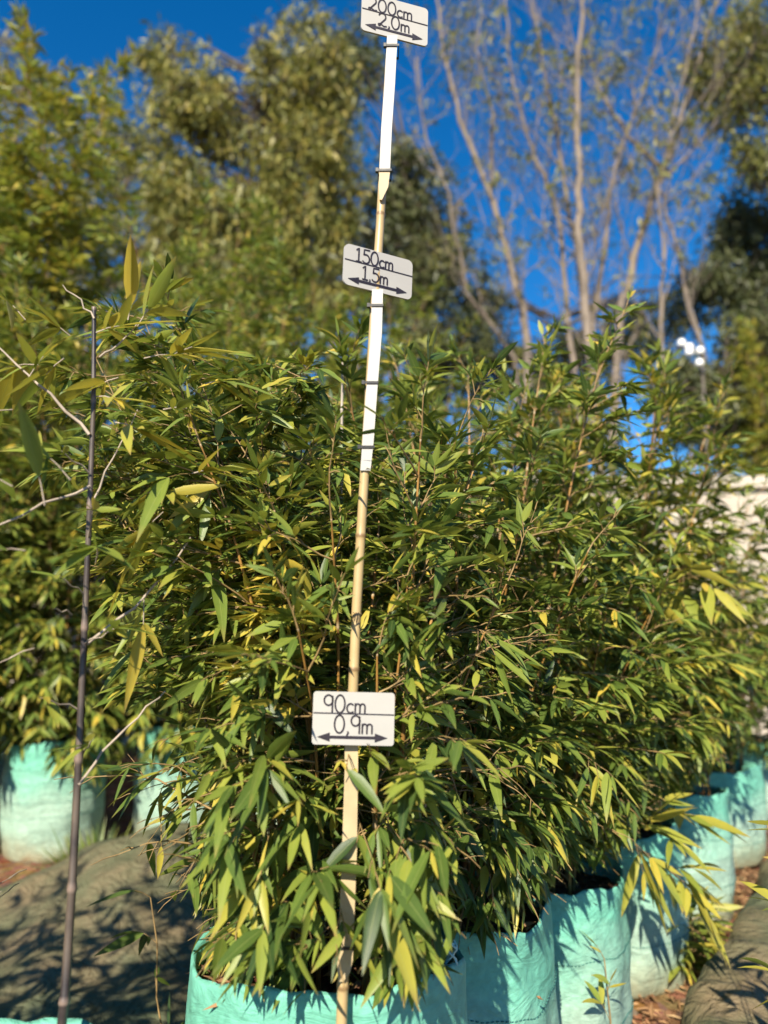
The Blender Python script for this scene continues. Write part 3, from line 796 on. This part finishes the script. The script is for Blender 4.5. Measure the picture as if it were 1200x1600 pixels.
def extra1(LV, TW, R):
    # branches reaching out low on the left, over the rim and in front of the foliage
    B = [((330, 1330, 1.12), (185, 1335, 1.05)), ((330, 1230, 1.15), (215, 1195, 1.08)), ((360, 1280, 1.1), (130, 1215, 1.10)),
         ((380, 1200, 1.1), (340, 1140, 0.98)), ((360, 1400, 1.1), (285, 1340, 1.0)), ((420, 1330, 1.05), (360, 1300, .95)), ((420, 1420, 1.05), (345, 1480, .97)),
         ((430, 1250, 1.05), (420, 1200, .95)), ((450, 1440, 1.05), (420, 1430, .94)), ((470, 1300, 1.05), (470, 1250, .93)), ((460, 1480, 1.02), (400, 1500, .95)),
         ((600, 1350, 1.05), (655, 1320, .93)), ((620, 1420, 1.05), (700, 1440, .95)), ((600, 1480, 1.03), (640, 1450, .94)), ((570, 1450, 1.03), (590, 1420, .93)),
         ((640, 1300, 1.1), (720, 1330, .98)), ((620, 1230, 1.08), (640, 1210, .95)), ((590, 1250, 1.05), (580, 1180, .95)), ((600, 1400, 1.04), (610, 1360, .93)),
         ((480, 1400, 1.03), (490, 1370, .93)), ((500, 1500, 1.0), (480, 1480, .94)), ((660, 1450, 1.05), (690, 1500, .98)), ((560, 1520, 1.0), (600, 1500, .95))]
    for (a, c) in B:
        px_branch(LV, TW, R, at(*a), at(*c), R.uniform(0.056, 0.080), 4, (0.36, 0.20), 0.75, 5, 0.9)
    for (px, py, Y, bend) in ((150, 560, 1.32, .1), (225, 500, 1.30, .05), (300, 560, 1.22, .0), (130, 720, 1.30, .15), (330, 660, 1.15, .0), (205, 830, 1.25, .1), (400, 610, 1.2, 0), (250, 680, 1.38, .1), (470, 590, 1.25, 0)):
        a = Vector((-0.08 + R.uniform(-.12, .05), 1.17 + R.uniform(-.05, .1), .53)); c = at(px, py, Y); m = a.lerp(c, .5) + Vector((-bend*.3, 0, .16))
        f = lambda t: a*(1-t)**2 + m*(2*t*(1-t)) + c*t*t
        TW.tube([f(t) for t in np.linspace(0, 1, 14)], [.0032*(1-.75*t) for t in np.linspace(0, 1, 14)], 5, False)
        for i in range(13):
            t = .34 + .66*i/12; p = f(t)
            for _ in range(2):
                aa = R.uniform(0, 6.28); branch(LV, TW, R, p, Vector((math.cos(aa), math.sin(aa)*.8, R.uniform(.0, 1.0))), R.uniform(.05, .15), .050, 5, (.46, .25), .3, .0014, 5)
    for k in range(16):
        px, py = R.uniform(345, 490), R.uniform(850, 1110); px_branch(LV, TW, R, at(px + R.uniform(-20, 40), py + 90, 1.12), at(px, py, R.uniform(1.0, 1.1)), 0.048, 3, (0.86, 0.12), 0.35, 5, r0=.0016)
    # a few upper sprays
    for (a, c) in (((420, 900, 1.15), (330, 880, 1.05)), ((400, 780, 1.15), (300, 740, 1.02)), ((480, 1020, 1.1), (470, 990, 1.0)), ((420, 980, 1.15), (240, 1000, 1.1)), ((680, 880, 1.15), (700, 850, 1.05)), ((700, 980, 1.2), (760, 1000, 1.1))):
        px_branch(LV, TW, R, at(*a), at(*c), 0.085, 4, (0.50, 0.14), 0.4, 5)

ROW = 'bamboo plants in the front row of mint grow bags'
LIM1 = [(0, 1200), (100, 1230), (200, 1300), (300, 1500), (340, 1575), (400, 1592), (560, 1585), (700, 1580), (725, 1540), (735, 1300), (1200, 1200)]
LIM2 = [(0, 1300), (690, 1420), (720, 1510), (770, 1500), (850, 1440), (880, 1370), (1200, 1100)]
LIM3 = [(0, 1300), (860, 1400), (930, 1375), (985, 1345), (1015, 1260), (1200, 1100)]
LIM4 = [(0, 1320), (980, 1350), (1020, 1300), (1100, 1230), (1200, 1100)]
LIM5 = [(0, 1320), (1040, 1270), (1090, 1245), (1130, 1215), (1200, 1100)]
LIM6 = [(0, 1260), (1100, 1225), (1150, 1205), (1200, 1120)]
p1 = make_plant('bamboo in the nearest mint grow bag, with the marker pole standing in it', -0.08, 1.17, 0.0, 0.20, 0.58, 1.36, 0.17, 101, nculm=18, L=0.051, spacing=0.075, tone=(0.42, 0.23), group=ROW,
                blim=LIM1, keep=keep_limit(LIM1, 70, 0.12, keep_front(0.22, 0.09), (300, 0.78)), low=48, extra=extra1, bag_kw=dict(knot=at(702, 1492, 1.10), rim_tilt=0.0, lip=0.05), branches=2, nspray=5, bl=0.72)
p2 = make_plant('bamboo in the second mint bag, right behind the nearest bag', 0.13, 1.57, 0.0, 0.20, 0.50, 1.70, 0.25, 102, nculm=18, L=0.056, spacing=0.085, tone=(0.36, 0.23), group=ROW, blim=LIM2, keep=keep_limit(LIM2, 20, 0.2, keep_front(0.2)), low=70, nspray=5, bl=0.78)
p3 = make_plant('bamboo in the third mint bag, with leaf shadows across the bag and bare soil showing', 0.38, 1.87, 0.02, 0.185, 0.44, 1.40, 0.25, 103, nculm=17, L=0.055, spacing=0.085, tone=(0.38, 0.23), group=ROW, low=34, blim=LIM3, keep=keep_limit(LIM3, 10, 0.1), nspray=5, bl=0.8)
def extra4(LV, TW, R):
    for (a, c) in (((930, 1280, 1.9), (1060, 1270, 1.85)), ((950, 1310, 1.9), (1000, 1325, 1.82)), ((970, 1320, 1.95), (1065, 1375, 1.88)), ((980, 1300, 1.95), (1030, 1300, 1.85)), ((1000, 1330, 1.95), (1080, 1400, 1.9)), ((960, 1250, 2.0), (930, 1235, 1.85)), ((1000, 900, 2.1), (1090, 905, 1.85)), ((950, 960, 2.1), (1010, 940, 1.9))):
        px_branch(LV, TW, R, at(*a), at(*c), 0.105, 3, (0.72, 0.10), 0.45, 5)
p4 = make_plant('bamboo in the fourth mint bag, tallest of the front row', 0.66, 2.28, 0.05, 0.19, 0.42, 1.82, 0.28, 104, nculm=17, L=0.062, spacing=0.09, tone=(0.50, 0.23), group=ROW, low=34, hang=extra4, blim=LIM4, keep=keep_limit(LIM4, 10, 0.1), nspray=5, bl=0.85)
p5 = make_plant('bamboo in the fifth mint bag, between the yellow sprays and the shaded bag', 0.98, 2.66, 0.07, 0.19, 0.40, 1.50, 0.28, 105, nculm=15, L=0.064, spacing=0.095, tone=(0.42, 0.23), group=ROW, low=24, blim=LIM5, keep=keep_limit(LIM5, 10, 0.1), nspray=4)
p6 = make_plant('bamboo in the sixth mint bag, whose cloth is mottled with shadow', 1.38, 3.28, 0.06, 0.20, 0.37, 1.24, 0.33, 106, nculm=14, L=0.066, spacing=0.10, tone=(0.40, 0.23), group=ROW, low=20, blim=LIM6, keep=keep_limit(LIM6, 10, 0.1), nspray=4)
def put(src, x, y, rz, label, scale=1.0, z=None):
    c = copy_tree(src); c.location = (x, y, src.location.z if z is None else z); c.rotation_euler = (0, 0, rz); c.scale = (scale,)*3; c['label'] = label
    return c
put(p6, 1.90, 4.05, 2.1, 'farthest bamboo of the front row, its mint bag at the right edge of the photo', 1.0, 0.04)

# ------------------------------------------------------------------ back rows
BACK = 'bamboo plants in the back row of mint grow bags'
b1 = make_plant('bamboo in the mint bag near the left edge, behind the black cane', -1.50, 3.55, 0.0, 0.215, 0.50, 2.72, 0.40, 201, nculm=17, L=0.070, nspray=5, tone=(0.46, 0.22), group=BACK, bag_kw=dict(stitches=(0.10, 0.17, 0.24, 0.31)), spacing=0.11, start=0.05)
b2 = make_plant('bamboo in the mint bag seen through the low leaves left of the nearest plant', -0.98, 3.75, 0.0, 0.215, 0.53, 2.80, 0.42, 202, nculm=17, L=0.070, nspray=5, tone=(0.46, 0.22), group=BACK, bag_kw=dict(stitches=(0.10, 0.17, 0.24, 0.31)), spacing=0.11, start=0.05)
put(b1, -0.45, 3.90, 1.9, 'bamboo behind the nearest plant, third along the back row from the left')
put(b2, 0.08, 4.05, 2.6, 'bamboo directly behind the marker pole in the back row', 0.97)
put(b1, 0.75, 4.35, 4.0, 'bamboo in the back row in front of the bare trunks', 0.50)
dk = make_plant('bamboo in a dark green grow bag cut by the left edge', -1.98, 3.30, 0.0, 0.215, 0.52, 2.2, 0.38, 203, nculm=14, L=0.070, nspray=5, tone=(0.46, 0.22), group=BACK, bagmat=M_bagdark, bag_kw=dict(stitches=()), spacing=0.12)
put(b2, -2.55, 3.25, 5.0, 'bamboo at the far left of the back row, mostly outside the photo')

TALL = 'tall bamboo plants behind the back row'
t1 = make_plant('tall pointed yellow-green bamboo plume at upper left against the sky', -2.42, 4.75, 0.0, 0.24, 0.50, 4.95, 0.26, 301, nculm=15, L=0.115, nspray=4, tone=(0.66, 0.15), group=TALL, spacing=0.17, start=0.2, cr=0.008, bl=1.5, lean=(0.03, 0.0), bag_kw=dict(stitches=()))
t2 = make_plant('broad tall bamboo left of the yellow-green tree, behind the black cane', -1.25, 5.0, 0.0, 0.24, 0.50, 3.75, 0.60, 302, nculm=18, L=0.095, nspray=4, tone=(0.50, 0.18), group=TALL, spacing=0.16, start=0.2, cr=0.007, bl=1.4, bag_kw=dict(stitches=()))
put(t2, -0.35, 5.25, 2.2, 'tall bamboo under the yellow-green tree, left of the pole', 0.92)
put(t2, -2.75, 4.7, 3.9, 'tall bamboo at the far left edge under the pale tree', 1.05)
put(t2, 0.45, 5.45, 4.4, 'tall bamboo hidden low behind the pole under the olive tree', 0.66)
put(t1, 4.15, 7.6, 1.0, 'yellow-green bamboo plume at the right edge above the wall', 0.84)

# ------------------------------------------------------------------ black bamboo close on the left
def black_bamboo():
    R = random.Random(77); x, y, z0, r, h = -0.41, 0.79, 0.0, 0.175, 0.588
    root = empty('black_bamboo', (x, y, z0)); tag(root, 'black bamboo with one bare dark cane and thin yellowish leaves, close at the left', 'bamboo plant')
    make_bag(root, x, y, z0, r, h, 400, M_bag, rim_tilt=0.012, stitches=(0.13,))
    k = [at(94, 1640, 0.90), at(103, 1540, 0.91), at(116, 1330, 0.93), at(128, 1080, 0.945), at(138, 850, 0.955), at(146, 650, 0.96), at(147, 480, 0.965)]
    k[0] = Vector((k[0].x, 0.89, h-0.06))
    def fn(s):
        f = s*(len(k)-1); i = min(len(k)-2, int(f)); return k[i].lerp(k[i+1], f-i)
    culm_mesh(fn, (k[-1]-k[0]).length, 0.0057, 0.0027, 0.118, root, M_black, sides=12)
    LV = Leaves(); TW = MB()
    def fork(pts, r0):
        q = [at(*p) for p in pts]; f = []
        for a, c in zip(q[:-1], q[1:]):
            for t in (0, .35, .7): f.append(a.lerp(c, t)+rv(R, .0015))
        f.append(q[-1]); n = len(f); TW.tube(f, [r0*(1-.6*i/n) for i in range(n)], 5, False); return q
    fork([(140, 680, .955), (90, 630, .95), (45, 590, .945), (-10, 535, .94)], .0026)
    fork([(146, 500, .963), (125, 470, .96), (98, 445, .955)], .0015)
    fork([(141, 790, .955), (180, 715, .97), (215, 640, .98)], .0015)
    fork([(150, 560, .96), (185, 540, .97), (215, 505, .98)], .0017); fork([(130, 1010, .95), (210, 950, .97), (298, 840, .99)], .0024)
    fork([(122, 1230, .935), (160, 1175, .96), (215, 1120, .98), (258, 1080, 1.0)], .0020)
    fork([(143, 760, .955), (70, 790, .90), (-30, 840, .84)], .0022)
    S_ = [((60, 570, .945), (-1, 0.05, -.05), 5), ((45, 590, .945), (.3, 0, .5), 4), ((110, 525, .96), (-.5, -.1, .35), 5), ((150, 520, .963), (.8, 0, .25), 5), ((215, 510, .98), (.35, 0, .6), 4),
          ((225, 560, .98), (1, -.1, .1), 6), ((185, 590, .97), (-.8, 0, -.35), 4), ((262, 560, .98), (.5, -.1, .2), 5), ((255, 640, .98), (.5, -.1, .0), 5), ((230, 770, .98), (.6, 0, .0), 5), ((255, 800, .98), (-.4, -.1, -.5), 4),
          ((20, 640, .93), (-.4, -.1, -.1), 5), ((300, 740, 1.0), (.6, -.1, .05), 5), ((150, 620, .96), (.5, -.2, -.1), 4), ((225, 930, .98), (.05, -.1, -.8), 3), ((200, 500, .98), (.1, 0, .8), 3), ((40, 500, .95), (-.5, 0, .5), 4),
          ((320, 600, 1.0), (.8, 0, .1), 4), ((100, 560, .95), (-.4, 0, -.4), 4), ((180, 660, .97), (.6, -.1, -.2), 4)]
    for (p, d, n) in S_: spray(LV, TW, R, at(*p), Vector(d), R.uniform(0.066, 0.086), n+1, (0.76, 0.12), 0.30, 0.185)
    for (px, py) in ((132, 930), (126, 1010), (124, 1110), (138, 840), (128, 1180), (140, 740), (112, 960), (150, 880)):
        p = at(px, py, .952); e = at(px + R.uniform(-45, 45), py - R.uniform(0, 30), .925)
        TW.tube([p, p.lerp(e, .5)+Z*.004, e], [.0014, .0011, .0008], 4, False)
        spray(LV, TW, R, e, (e-p).normalized() + Vector((0, -.2, .1)), R.uniform(.055, .075), R.randint(4, 6), (.5, .2), .35, .2)
    # bigger out-of-focus blades right at the left edge
    for (p, d, n) in (((20, 760, .80), (-.5, .1, .2), 4), ((70, 790, .82), (-.2, 0, .75), 4), ((-10, 850, .78), (-.3, 0, .3), 5), ((40, 860, .80), (-.8, 0, .0), 3), ((110, 750, .84), (-.6, 0, .6), 3)):
        spray(LV, TW, R, at(*p), Vector(d), 0.088, n, (0.40, 0.12), 0.2, 0.2)
    # leafy outer growth to the left (it shades the mat)
    for c in range(3):
        a = R.uniform(2.2, 4.0); base = Vector((x+.12*math.cos(a), y+.12*math.sin(a), h-.06)); hh = R.uniform(0.6, 1.0); out = Vector((math.cos(a), math.sin(a)*.5, 0))
        def f2(s, base=base, hh=hh, out=out): return base + Z*hh*s + out*0.55*s**1.4
        culm_mesh(f2, hh, .005, .0015, .12, root, M_black)
        for i in range(9):
            p = f2(.15+.85*i/8)
            for _ in range(2):
                aa = R.uniform(0, 6.28); branch(LV, TW, R, p, Vector((math.cos(aa), math.sin(aa), .4))+out, R.uniform(.1, .22), .085, 3, (0.5, .15), .5)
    def keep(A, B_, Cc):
        bad = np.zeros(len(A), bool)
        for Q in (A, B_, Cc):
            px, py = project(Q); bad |= (Q[:, 1] < 0.45) & (Q[:, 1] > -0.1)
            bad |= (px > 170) & (py > 1130) & (Q[:, 1] > 0)
            bad |= (px > -40) & (Q[:, 1] < 0.74) & (Q[:, 1] > 0)
            bad |= (px > -10) & (px < 60) & (py > 900) & (Q[:, 1] > 0)
        return ~bad
    LV.build('foliage', M_leaf, root, keep); TW.build('twigs', M_greytwig, root)
    return root
black_bamboo()
# neighbour left of the frame: its shade lies across the mat
make_plant('bamboo in a mint bag just outside the left of the photo, shading the weed mat', -1.40, 0.62, 0.0, 0.2, 0.5, 1.75, 0.45, 205, nculm=8, L=0.10, group=None, nspray=2)

# thin grey dead cane standing in the back foliage
q = [at(534, 745, 1.36), at(534, 640, 1.36), at(536, 553, 1.36)]
root = empty('garden_cane', (q[0].x, 1.36, 0.53)); tag(root, 'thin grey dead cane upright among the leaves just left of the pole', 'cane')
kk = [Vector((q[0].x-.02, 1.30, 0.50))] + q
def fnc(s):
    f = s*3; i = min(2, int(f)); return kk[i].lerp(kk[i+1], f-i)
culm_mesh(fnc, 1.0, 0.0034, 0.0024, 0.16, root, M_grey, 'cane')

# ------------------------------------------------------------------ marker pole
def glyph(ch):
    def arc(cx, cy, rx, ry, a0, a1, n=18): return [(cx+rx*math.cos(math.radians(a0+(a1-a0)*i/n)), cy+ry*math.sin(math.radians(a0+(a1-a0)*i/n))) for i in range(n+1)]
    if ch == '0': return [arc(.30, .5, .28, .5, 90, 450, 28)], .70
    if ch == '1': return [[(.05, .82), (.22, 1.0), (.22, 0.0)], [(.04, 0), (.42, 0)]], .52
    if ch == '2': return [arc(.28, .72, .25, .27, 160, -35) + [(.10, .08)] + arc(.08, .07, .07, .07, 0, 330, 10) + [(.2, .12), (.40, .0), (.58, .03)]], .68
    if ch == '5': return [[(.52, 1.0), (.12, .98), (.10, .58)] + arc(.25, .32, .29, .32, 110, -140)], .64
    if ch == '9': return [arc(.27, .70, .25, .29, 40, 400, 24), [(.50, .92), (.50, .0)]], .64
    if ch == 'c': return [arc(.22, .26, .21, .26, 50, 310)], .46
    if ch == 'm': return [[(.03, .52), (.03, 0)], [(.03, .36)] + arc(.17, .38, .13, .14, 170, 0, 10) + [(.30, 0)], [(.30, .36)] + arc(.45, .38, .14, .14, 170, 0, 10) + [(.59, 0)]], .70
    if ch == ',': return [[(.10, .07), (.13, .02), (.05, -.12)]], .26
    if ch == '.': return [[(.08, .05), (.11, .00), (.07, -.07)]], .24
    return [], .3

def write(mb, text, org, u, v, n, x, y, size, sw, d, shear=0.0):
    for ch in text:
        st, adv = glyph(ch)
        for s in st:
            pts = [org + u*(x+(a+b_*shear)*size) + v*(y+b_*size) + n*d for a, b_ in s]
            ribbon(mb, pts, sw, n)
        x += adv*size
    return x
def ribbon(mb, pts, w, n):
    """flat pen stroke, half a millimetre proud, with rounded ends"""
    L_ = []; m = len(pts)
    o = len(mb.v)
    for i, p in enumerate(pts):
        t = (pts[min(i+1, m-1)]-pts[max(i-1, 0)]).normalized(); s = n.cross(t).normalized()*w*0.5
        mb.v += [tuple(p-s), tuple(p+s), tuple(p-s-n*0.0006), tuple(p+s-n*0.0006)]
    for i in range(m-1):
        a = o+4*i; mb.f += [(a, a+1, a+5, a+4), (a, a+4, a+6, a+2), (a+1, a+3, a+7, a+5)]
    for e in (pts[0], pts[-1]):
        c = len(mb.v); k = 10; ref = (pts[1]-pts[0]).normalized(); s2 = n.cross(ref)
        for j in range(k): a = 2*math.pi*j/k; mb.v.append(tuple(e + (ref*math.cos(a)+s2*math.sin(a))*w*0.5 + n*0.00003))
        mb.f.append(tuple(range(c, c+k)))

pole = empty('marker_pole', at(532, 1582, 0.965)); tag(pole, 'pale bamboo pole with three white height boards reading 90cm, 150cm and 200cm', 'marker pole')
PY = [0.965, 0.968, 0.975, 0.978, 0.981, 0.985, 0.988, 0.994, 1.0, 1.006]
cp = [at(px, py, Y) for (px, py), Y in zip(POLE_PX, PY)]
cp[0] = Vector((cp[0].x-.001, cp[0].y, 0.50))
def fpole(s):
    f = s*(len(cp)-1); i = min(len(cp)-2, int(f)); return cp[i].lerp(cp[i+1], f-i)
def pole_nodes():
    V = MB(); pts = []; rad = []; nd = []
    nodes_py = (1530, 1290, 1045, 838, 610, 330, 140)
    lo, hi = cp[0].z, cp[-1].z
    zs = list(np.linspace(lo, hi, 60)); zn = [at(float(pole_x(py)), py, .985).z for py in nodes_py]
    for z in sorted(zs + [zz+d for zz in zn for d in (-.004, -.0012, .0012, .004)]):
        i = max(j for j in range(len(cp)-1) if cp[j].z <= z + 1e-9) if z > lo else 0
        f = (z-cp[i].z)/(cp[i+1].z-cp[i].z); p = cp[i].lerp(cp[i+1], f)
        near = min(abs(z-zz) for zz in zn); k = 1.13 if near < .0013 else 1.0
        pts.append(p); rad.append((0.0068 - 0.0010*(z-lo)/(hi-lo))*k); nd.append(1.0 if near < .0013 else 0.0)
    V.tube(pts, rad, 14)
    o = V.build('cane', M_cane_ring, pole); a = o.data.attributes.new('node', 'FLOAT', 'POINT'); a.data.foreach_set('value', np.repeat(np.array(nd, np.float32), 14))
    return o
M_cane_ring = culm_material('pale_cane', (0.37, 0.26, 0.115), (0.20, 0.125, 0.055), (0.44, 0.33, 0.165))
pcane = pole_nodes()
# scribbled mark on the cane
sc = MB(); c0 = at(557, 962, 0.9685)
for k, dx in enumerate((-.003, 0, .003)):
    ribbon(sc, [c0+Vector((dx-.001, 0, .004)), c0+Vector((dx+.0012, 0, .002)), c0+Vector((dx-.0005, 0, -.006-.003*k))], .0008, Vector((0, -1, 0)))
sc.build('pen_mark', M_ink, pcane)

def round_rect(w, h, r, cut=None, n=5):
    out = []
    for (cx, cy, a0) in ((w-r, r, -90), (w-r, h-r, 0), (r, h-r, 90), (r, r, 180)):
        for i in range(n+1): a = math.radians(a0+90*i/n); out.append((cx+r*math.cos(a), cy+r*math.sin(a)))
    return out
def board(corners, Ys, texts, rad, line_v, arrow_v, stem, ties, stem_white_to, lab, sw, bright=True):
    """corners: TL, TR, BL photo directions; Ys: distance of left and right edge"""
    TL = at(*corners[0], Ys[0]); TR = at(*corners[1], Ys[1]); BL = at(*corners[2], Ys[0])
    uu = TR-TL; vv = TL-BL; w = uu.length; h = vv.length; u = uu/w; v = (vv - u*vv.dot(u)*0.0)/h
    n = u.cross(v).normalized()
    if n.y > 0: n = -n
    g_ = MB(); g_.prism(round_rect(w, h, rad), u, v, n, BL, -0.003, 0.0)
    o = g_.build('height_board', M_white, pole, smooth=False); o['label'] = lab
    ik = MB()
    for (tx, x, y, s, sh) in texts: write(ik, tx, BL, u, v, n, x*w, y*h, s*h, sw, 0.0007, sh)
    ik.build('lettering', M_ink, o, smooth=False)
    ln = MB(); ribbon(ln, [BL+u*0.001+v*h*line_v+n*0.0007, BL+u*(w-0.001)+v*h*(line_v-.01)+n*0.0007], sw*0.65, n); ln.build('rule_line', M_ink, o, smooth=False)
    ar = MB(); y = arrow_v*h; t = 0.017*w; hx = 0.155*w; hh = 0.085*h
    ar.prism([(.06*w, y), (.06*w+hx, y+hh), (.06*w+hx, y+t), (.92*w-hx, y+t), (.92*w-hx, y+hh), (.92*w, y), (.92*w-hx, y-hh), (.92*w-hx, y-t), (.06*w+hx, y-t), (.06*w+hx, y-hh)], u, v, n, BL, 0.0001, 0.0007)
    ar.build('double_arrow', M_ink, o, smooth=False)
    # flat stem, tapering to a point, tied to the cane
    sb = MB(); ls = []; rs = []
    for (px, py, half) in stem:
        Y = np.interp(py, [0, 1600], [0.992, 0.952]); c = at(px, py, Y); hw = half/FPX*Y
        ls.append(c-Vector((hw, 0, 0))); rs.append(c+Vector((hw, 0, 0)))
    def strip(i0, i1, mat, nm):
        b_ = MB(); k = i1-i0+1
        vs = []
        for q in range(i0, i1+1):
            for p in (ls[q], rs[q], rs[q]+Vector((0, .0035, 0)), ls[q]+Vector((0, .0035, 0))): vs.append(p)
        fs = [(0, 1, 2, 3)[::-1], tuple(4*(k-1)+j for j in range(4))]
        for q in range(k-1):
            for j in range(4): j2 = (j+1) % 4; fs.append((4*q+j, 4*q+j2, 4*q+4+j2, 4*q+4+j))
        b_.add(vs, fs); b_.build(nm, mat, pole, smooth=False)
    if stem_white_to > 0: strip(0, stem_white_to, M_white, 'board_stem')
    if stem_white_to < len(stem)-1: strip(stem_white_to, len(stem)-1, M_wood, 'stem_tip')
    for (px, py, half) in ties:
        Y = np.interp(py, [0, 1600], [0.992, 0.952]); c = at(px, py, Y+0.006); hw = half/FPX*Y
        tb = MB(); yb = 0.020; w2 = hw+.0014
        f_ = [(-w2, -.0078), (w2, -.0078), (w2, yb), (-w2, yb)]; g2 = [(-w2+.0012, -.0066), (w2-.0012, -.0066), (w2-.0012, yb-.0012), (-w2+.0012, yb-.0012)]
        vs = [c+Vector((a, b2, zz)) for zz in (-.0017, .0017) for ring in (f_, g2) for a, b2 in ring]
        fs = []
        for q in range(4):
            q2 = (q+1) % 4; fs += [(q, q2, 8+q2, 8+q), (4+q, 12+q, 12+q2, 4+q2), (q, 4+q, 4+q2, q2), (8+q, 8+q2, 12+q2, 12+q)]
        tb.add(vs, fs); tb.box(c+Vector((-w2-.001, -.006, .0)), (.004, .005, .0055)); tb.build('cable_tie', M_tie, pole, smooth=False)

board([(490, 1080), (617, 1083), (487, 1163)], (0.948, 0.952), [('90cm', .13, .605, .335, 0.0), ('0,9m', .265, .225, .335, 0.0)], 0.004, .595, .145,
      [(549, 1163, 10), (549, 1200, 10), (546, 1330, 11), (541, 1460, 11), (539, 1500, 11.5), (537, 1520, 9), (533, 1534, 3)], [(540, 1478, 11)], 0, 'board reading 90cm over 0,9m', 0.0021)
board([(539, 379), (645, 408), (536, 443)], (0.960, 1.012), [('150cm', .16, .625, .335, 0.0), ('1.5m', .26, .225, .335, 0.0)], 0.008, .61, .155,
      [(590, 452, 9), (588, 520, 9), (580, 620, 9), (575, 690, 9), (571, 735, 8)], [(588, 480, 10), (580, 600, 10), (574, 700, 10)], 4, 'board reading 150cm over 1.5m', 0.0021)
board([(566, -14), (669, 14), (564, 46)], (0.982, 1.008), [('200cm', .10, .575, .335, 0.0), ('2,0m', .25, .225, .335, 0.0)], 0.006, .56, .155,
      [(613, 55, 9), (609, 130, 9), (604, 200, 9), (601, 268, 9), (599, 292, 8), (595, 312, 2)], [(613, 76, 10), (601, 270, 10)], 3, 'board reading 200cm over 2,0m', 0.0021)

# ------------------------------------------------------------------ small growth on the ground
def sprout(label, name, base, top, seed, L, n, tone, cat, mat=M_leaf, droop=0.4, wr=0.19, stems=1, spread=0.05, up=0.5):
    R = random.Random(seed); root = empty(name, base); tag(root, label, cat)
    LV = Leaves(); TW = MB()
    for s in range(stems):
        a = Vector(base) + Vector((R.uniform(-1, 1)*spread*.3, R.uniform(-1, 1)*spread*.3, 0)); c = Vector(top) + Vector((R.uniform(-1, 1)*spread, R.uniform(-1, 1)*spread, R.uniform(-.5, .1)*spread)) if s else Vector(top)
        pts = [a.lerp(c, t) + rv(R, .004)*(t > 0) for t in np.linspace(0, 1, 7)]
        TW.tube(pts, [.0028*(1-.6*t) for t in np.linspace(0, 1, 7)], 5, False)
        for i in range(2, 7):
            for _ in range(n):
                aa = R.uniform(0, 6.28); spray(LV, TW, R, pts[i], Vector((math.cos(aa), math.sin(aa), up)), L, R.randint(2, 4), tone, droop, wr)
    LV.build('leaves', mat, root); TW.build('stem', M_twig, root)
    return root
b_ = at(945, 1640, 1.64); sprout('small bamboo shoot with bright yellow leaves in front of the third bag', 'bamboo_shoot', (b_.x, 1.60, 0.0), at(950, 1500, 1.64), 51, 0.06, 1, (0.72, .12), 'bamboo shoot', up=1.6, droop=.1)
b_ = at(1080, 1545, 2.15); sprout('low leafy weed growing on the path beside the fourth bag', 'weed', (b_.x, 2.2, ground_z(b_.x, 2.2)), at(1080, 1440, 2.2), 52, 0.085, 2, (0.55, .15), 'weed', stems=7, spread=0.11)
b_ = at(262, 1600, 1.45); sprout('thin dark seedling standing on the weed mat left of the nearest bag', 'bamboo_shoot', (b_.x, 1.45, 0.02), at(240, 1400, 1.5), 53, 0.075, 1, (0.28, .15), 'bamboo shoot', up=.6, droop=.6)
sprout('yellow-green bamboo shoot reaching in at the right edge above the weed mat', 'bamboo_shoot', (0.66, 1.10, 0.0), (0.655, 1.26, 0.70), 55, 0.095, 1, (0.62, .12), 'bamboo shoot', stems=4, spread=0.10, up=.5)
def tuft():
    R = random.Random(54); p = at(150, 1318, 3.25); root = empty('grass_tuft', (p.x, 3.25, 0.0)); tag(root, 'tuft of thin green grass at the foot of the mint bag near the left edge', 'grass')
    LV = Leaves()
    for k in range(160):
        a = R.uniform(0, 6.28); q = R.uniform(0, .12); l = R.uniform(.10, .28)
        LV.add((p.x+q*math.cos(a)*1.4, 3.25+q*math.sin(a), ground_z(p.x, 3.25)), Vector((math.cos(a)*.6, math.sin(a)*.4, R.uniform(.5, 1.2))), Vector((math.cos(a), math.sin(a), .2)), l, .007, R.uniform(.3, .8), R.uniform(.1, .5))
    LV.build('blades', M_weed, root)
tuft()
# dry leaf stuck on the second bag
R9 = random.Random(9); q = at(838, 1556, 1.384)
fl = MB(); d = Vector((.8, .35, -.6)).normalized(); s = Vector((.3, -.2, .5)).normalized()
fl.add([q, q+d*.006+s*.0035, q+d*.017, q+d*.006-s*.003, q+d*.008+Vector((0, -.003, 0))], [(0, 4, 1), (1, 4, 2), (2, 4, 3), (3, 4, 0)])
o = fl.build('fallen_leaf', M_dry, smooth=False); tag(o, 'small curled brown leaf stuck to the side of the second mint bag', 'dry leaf')
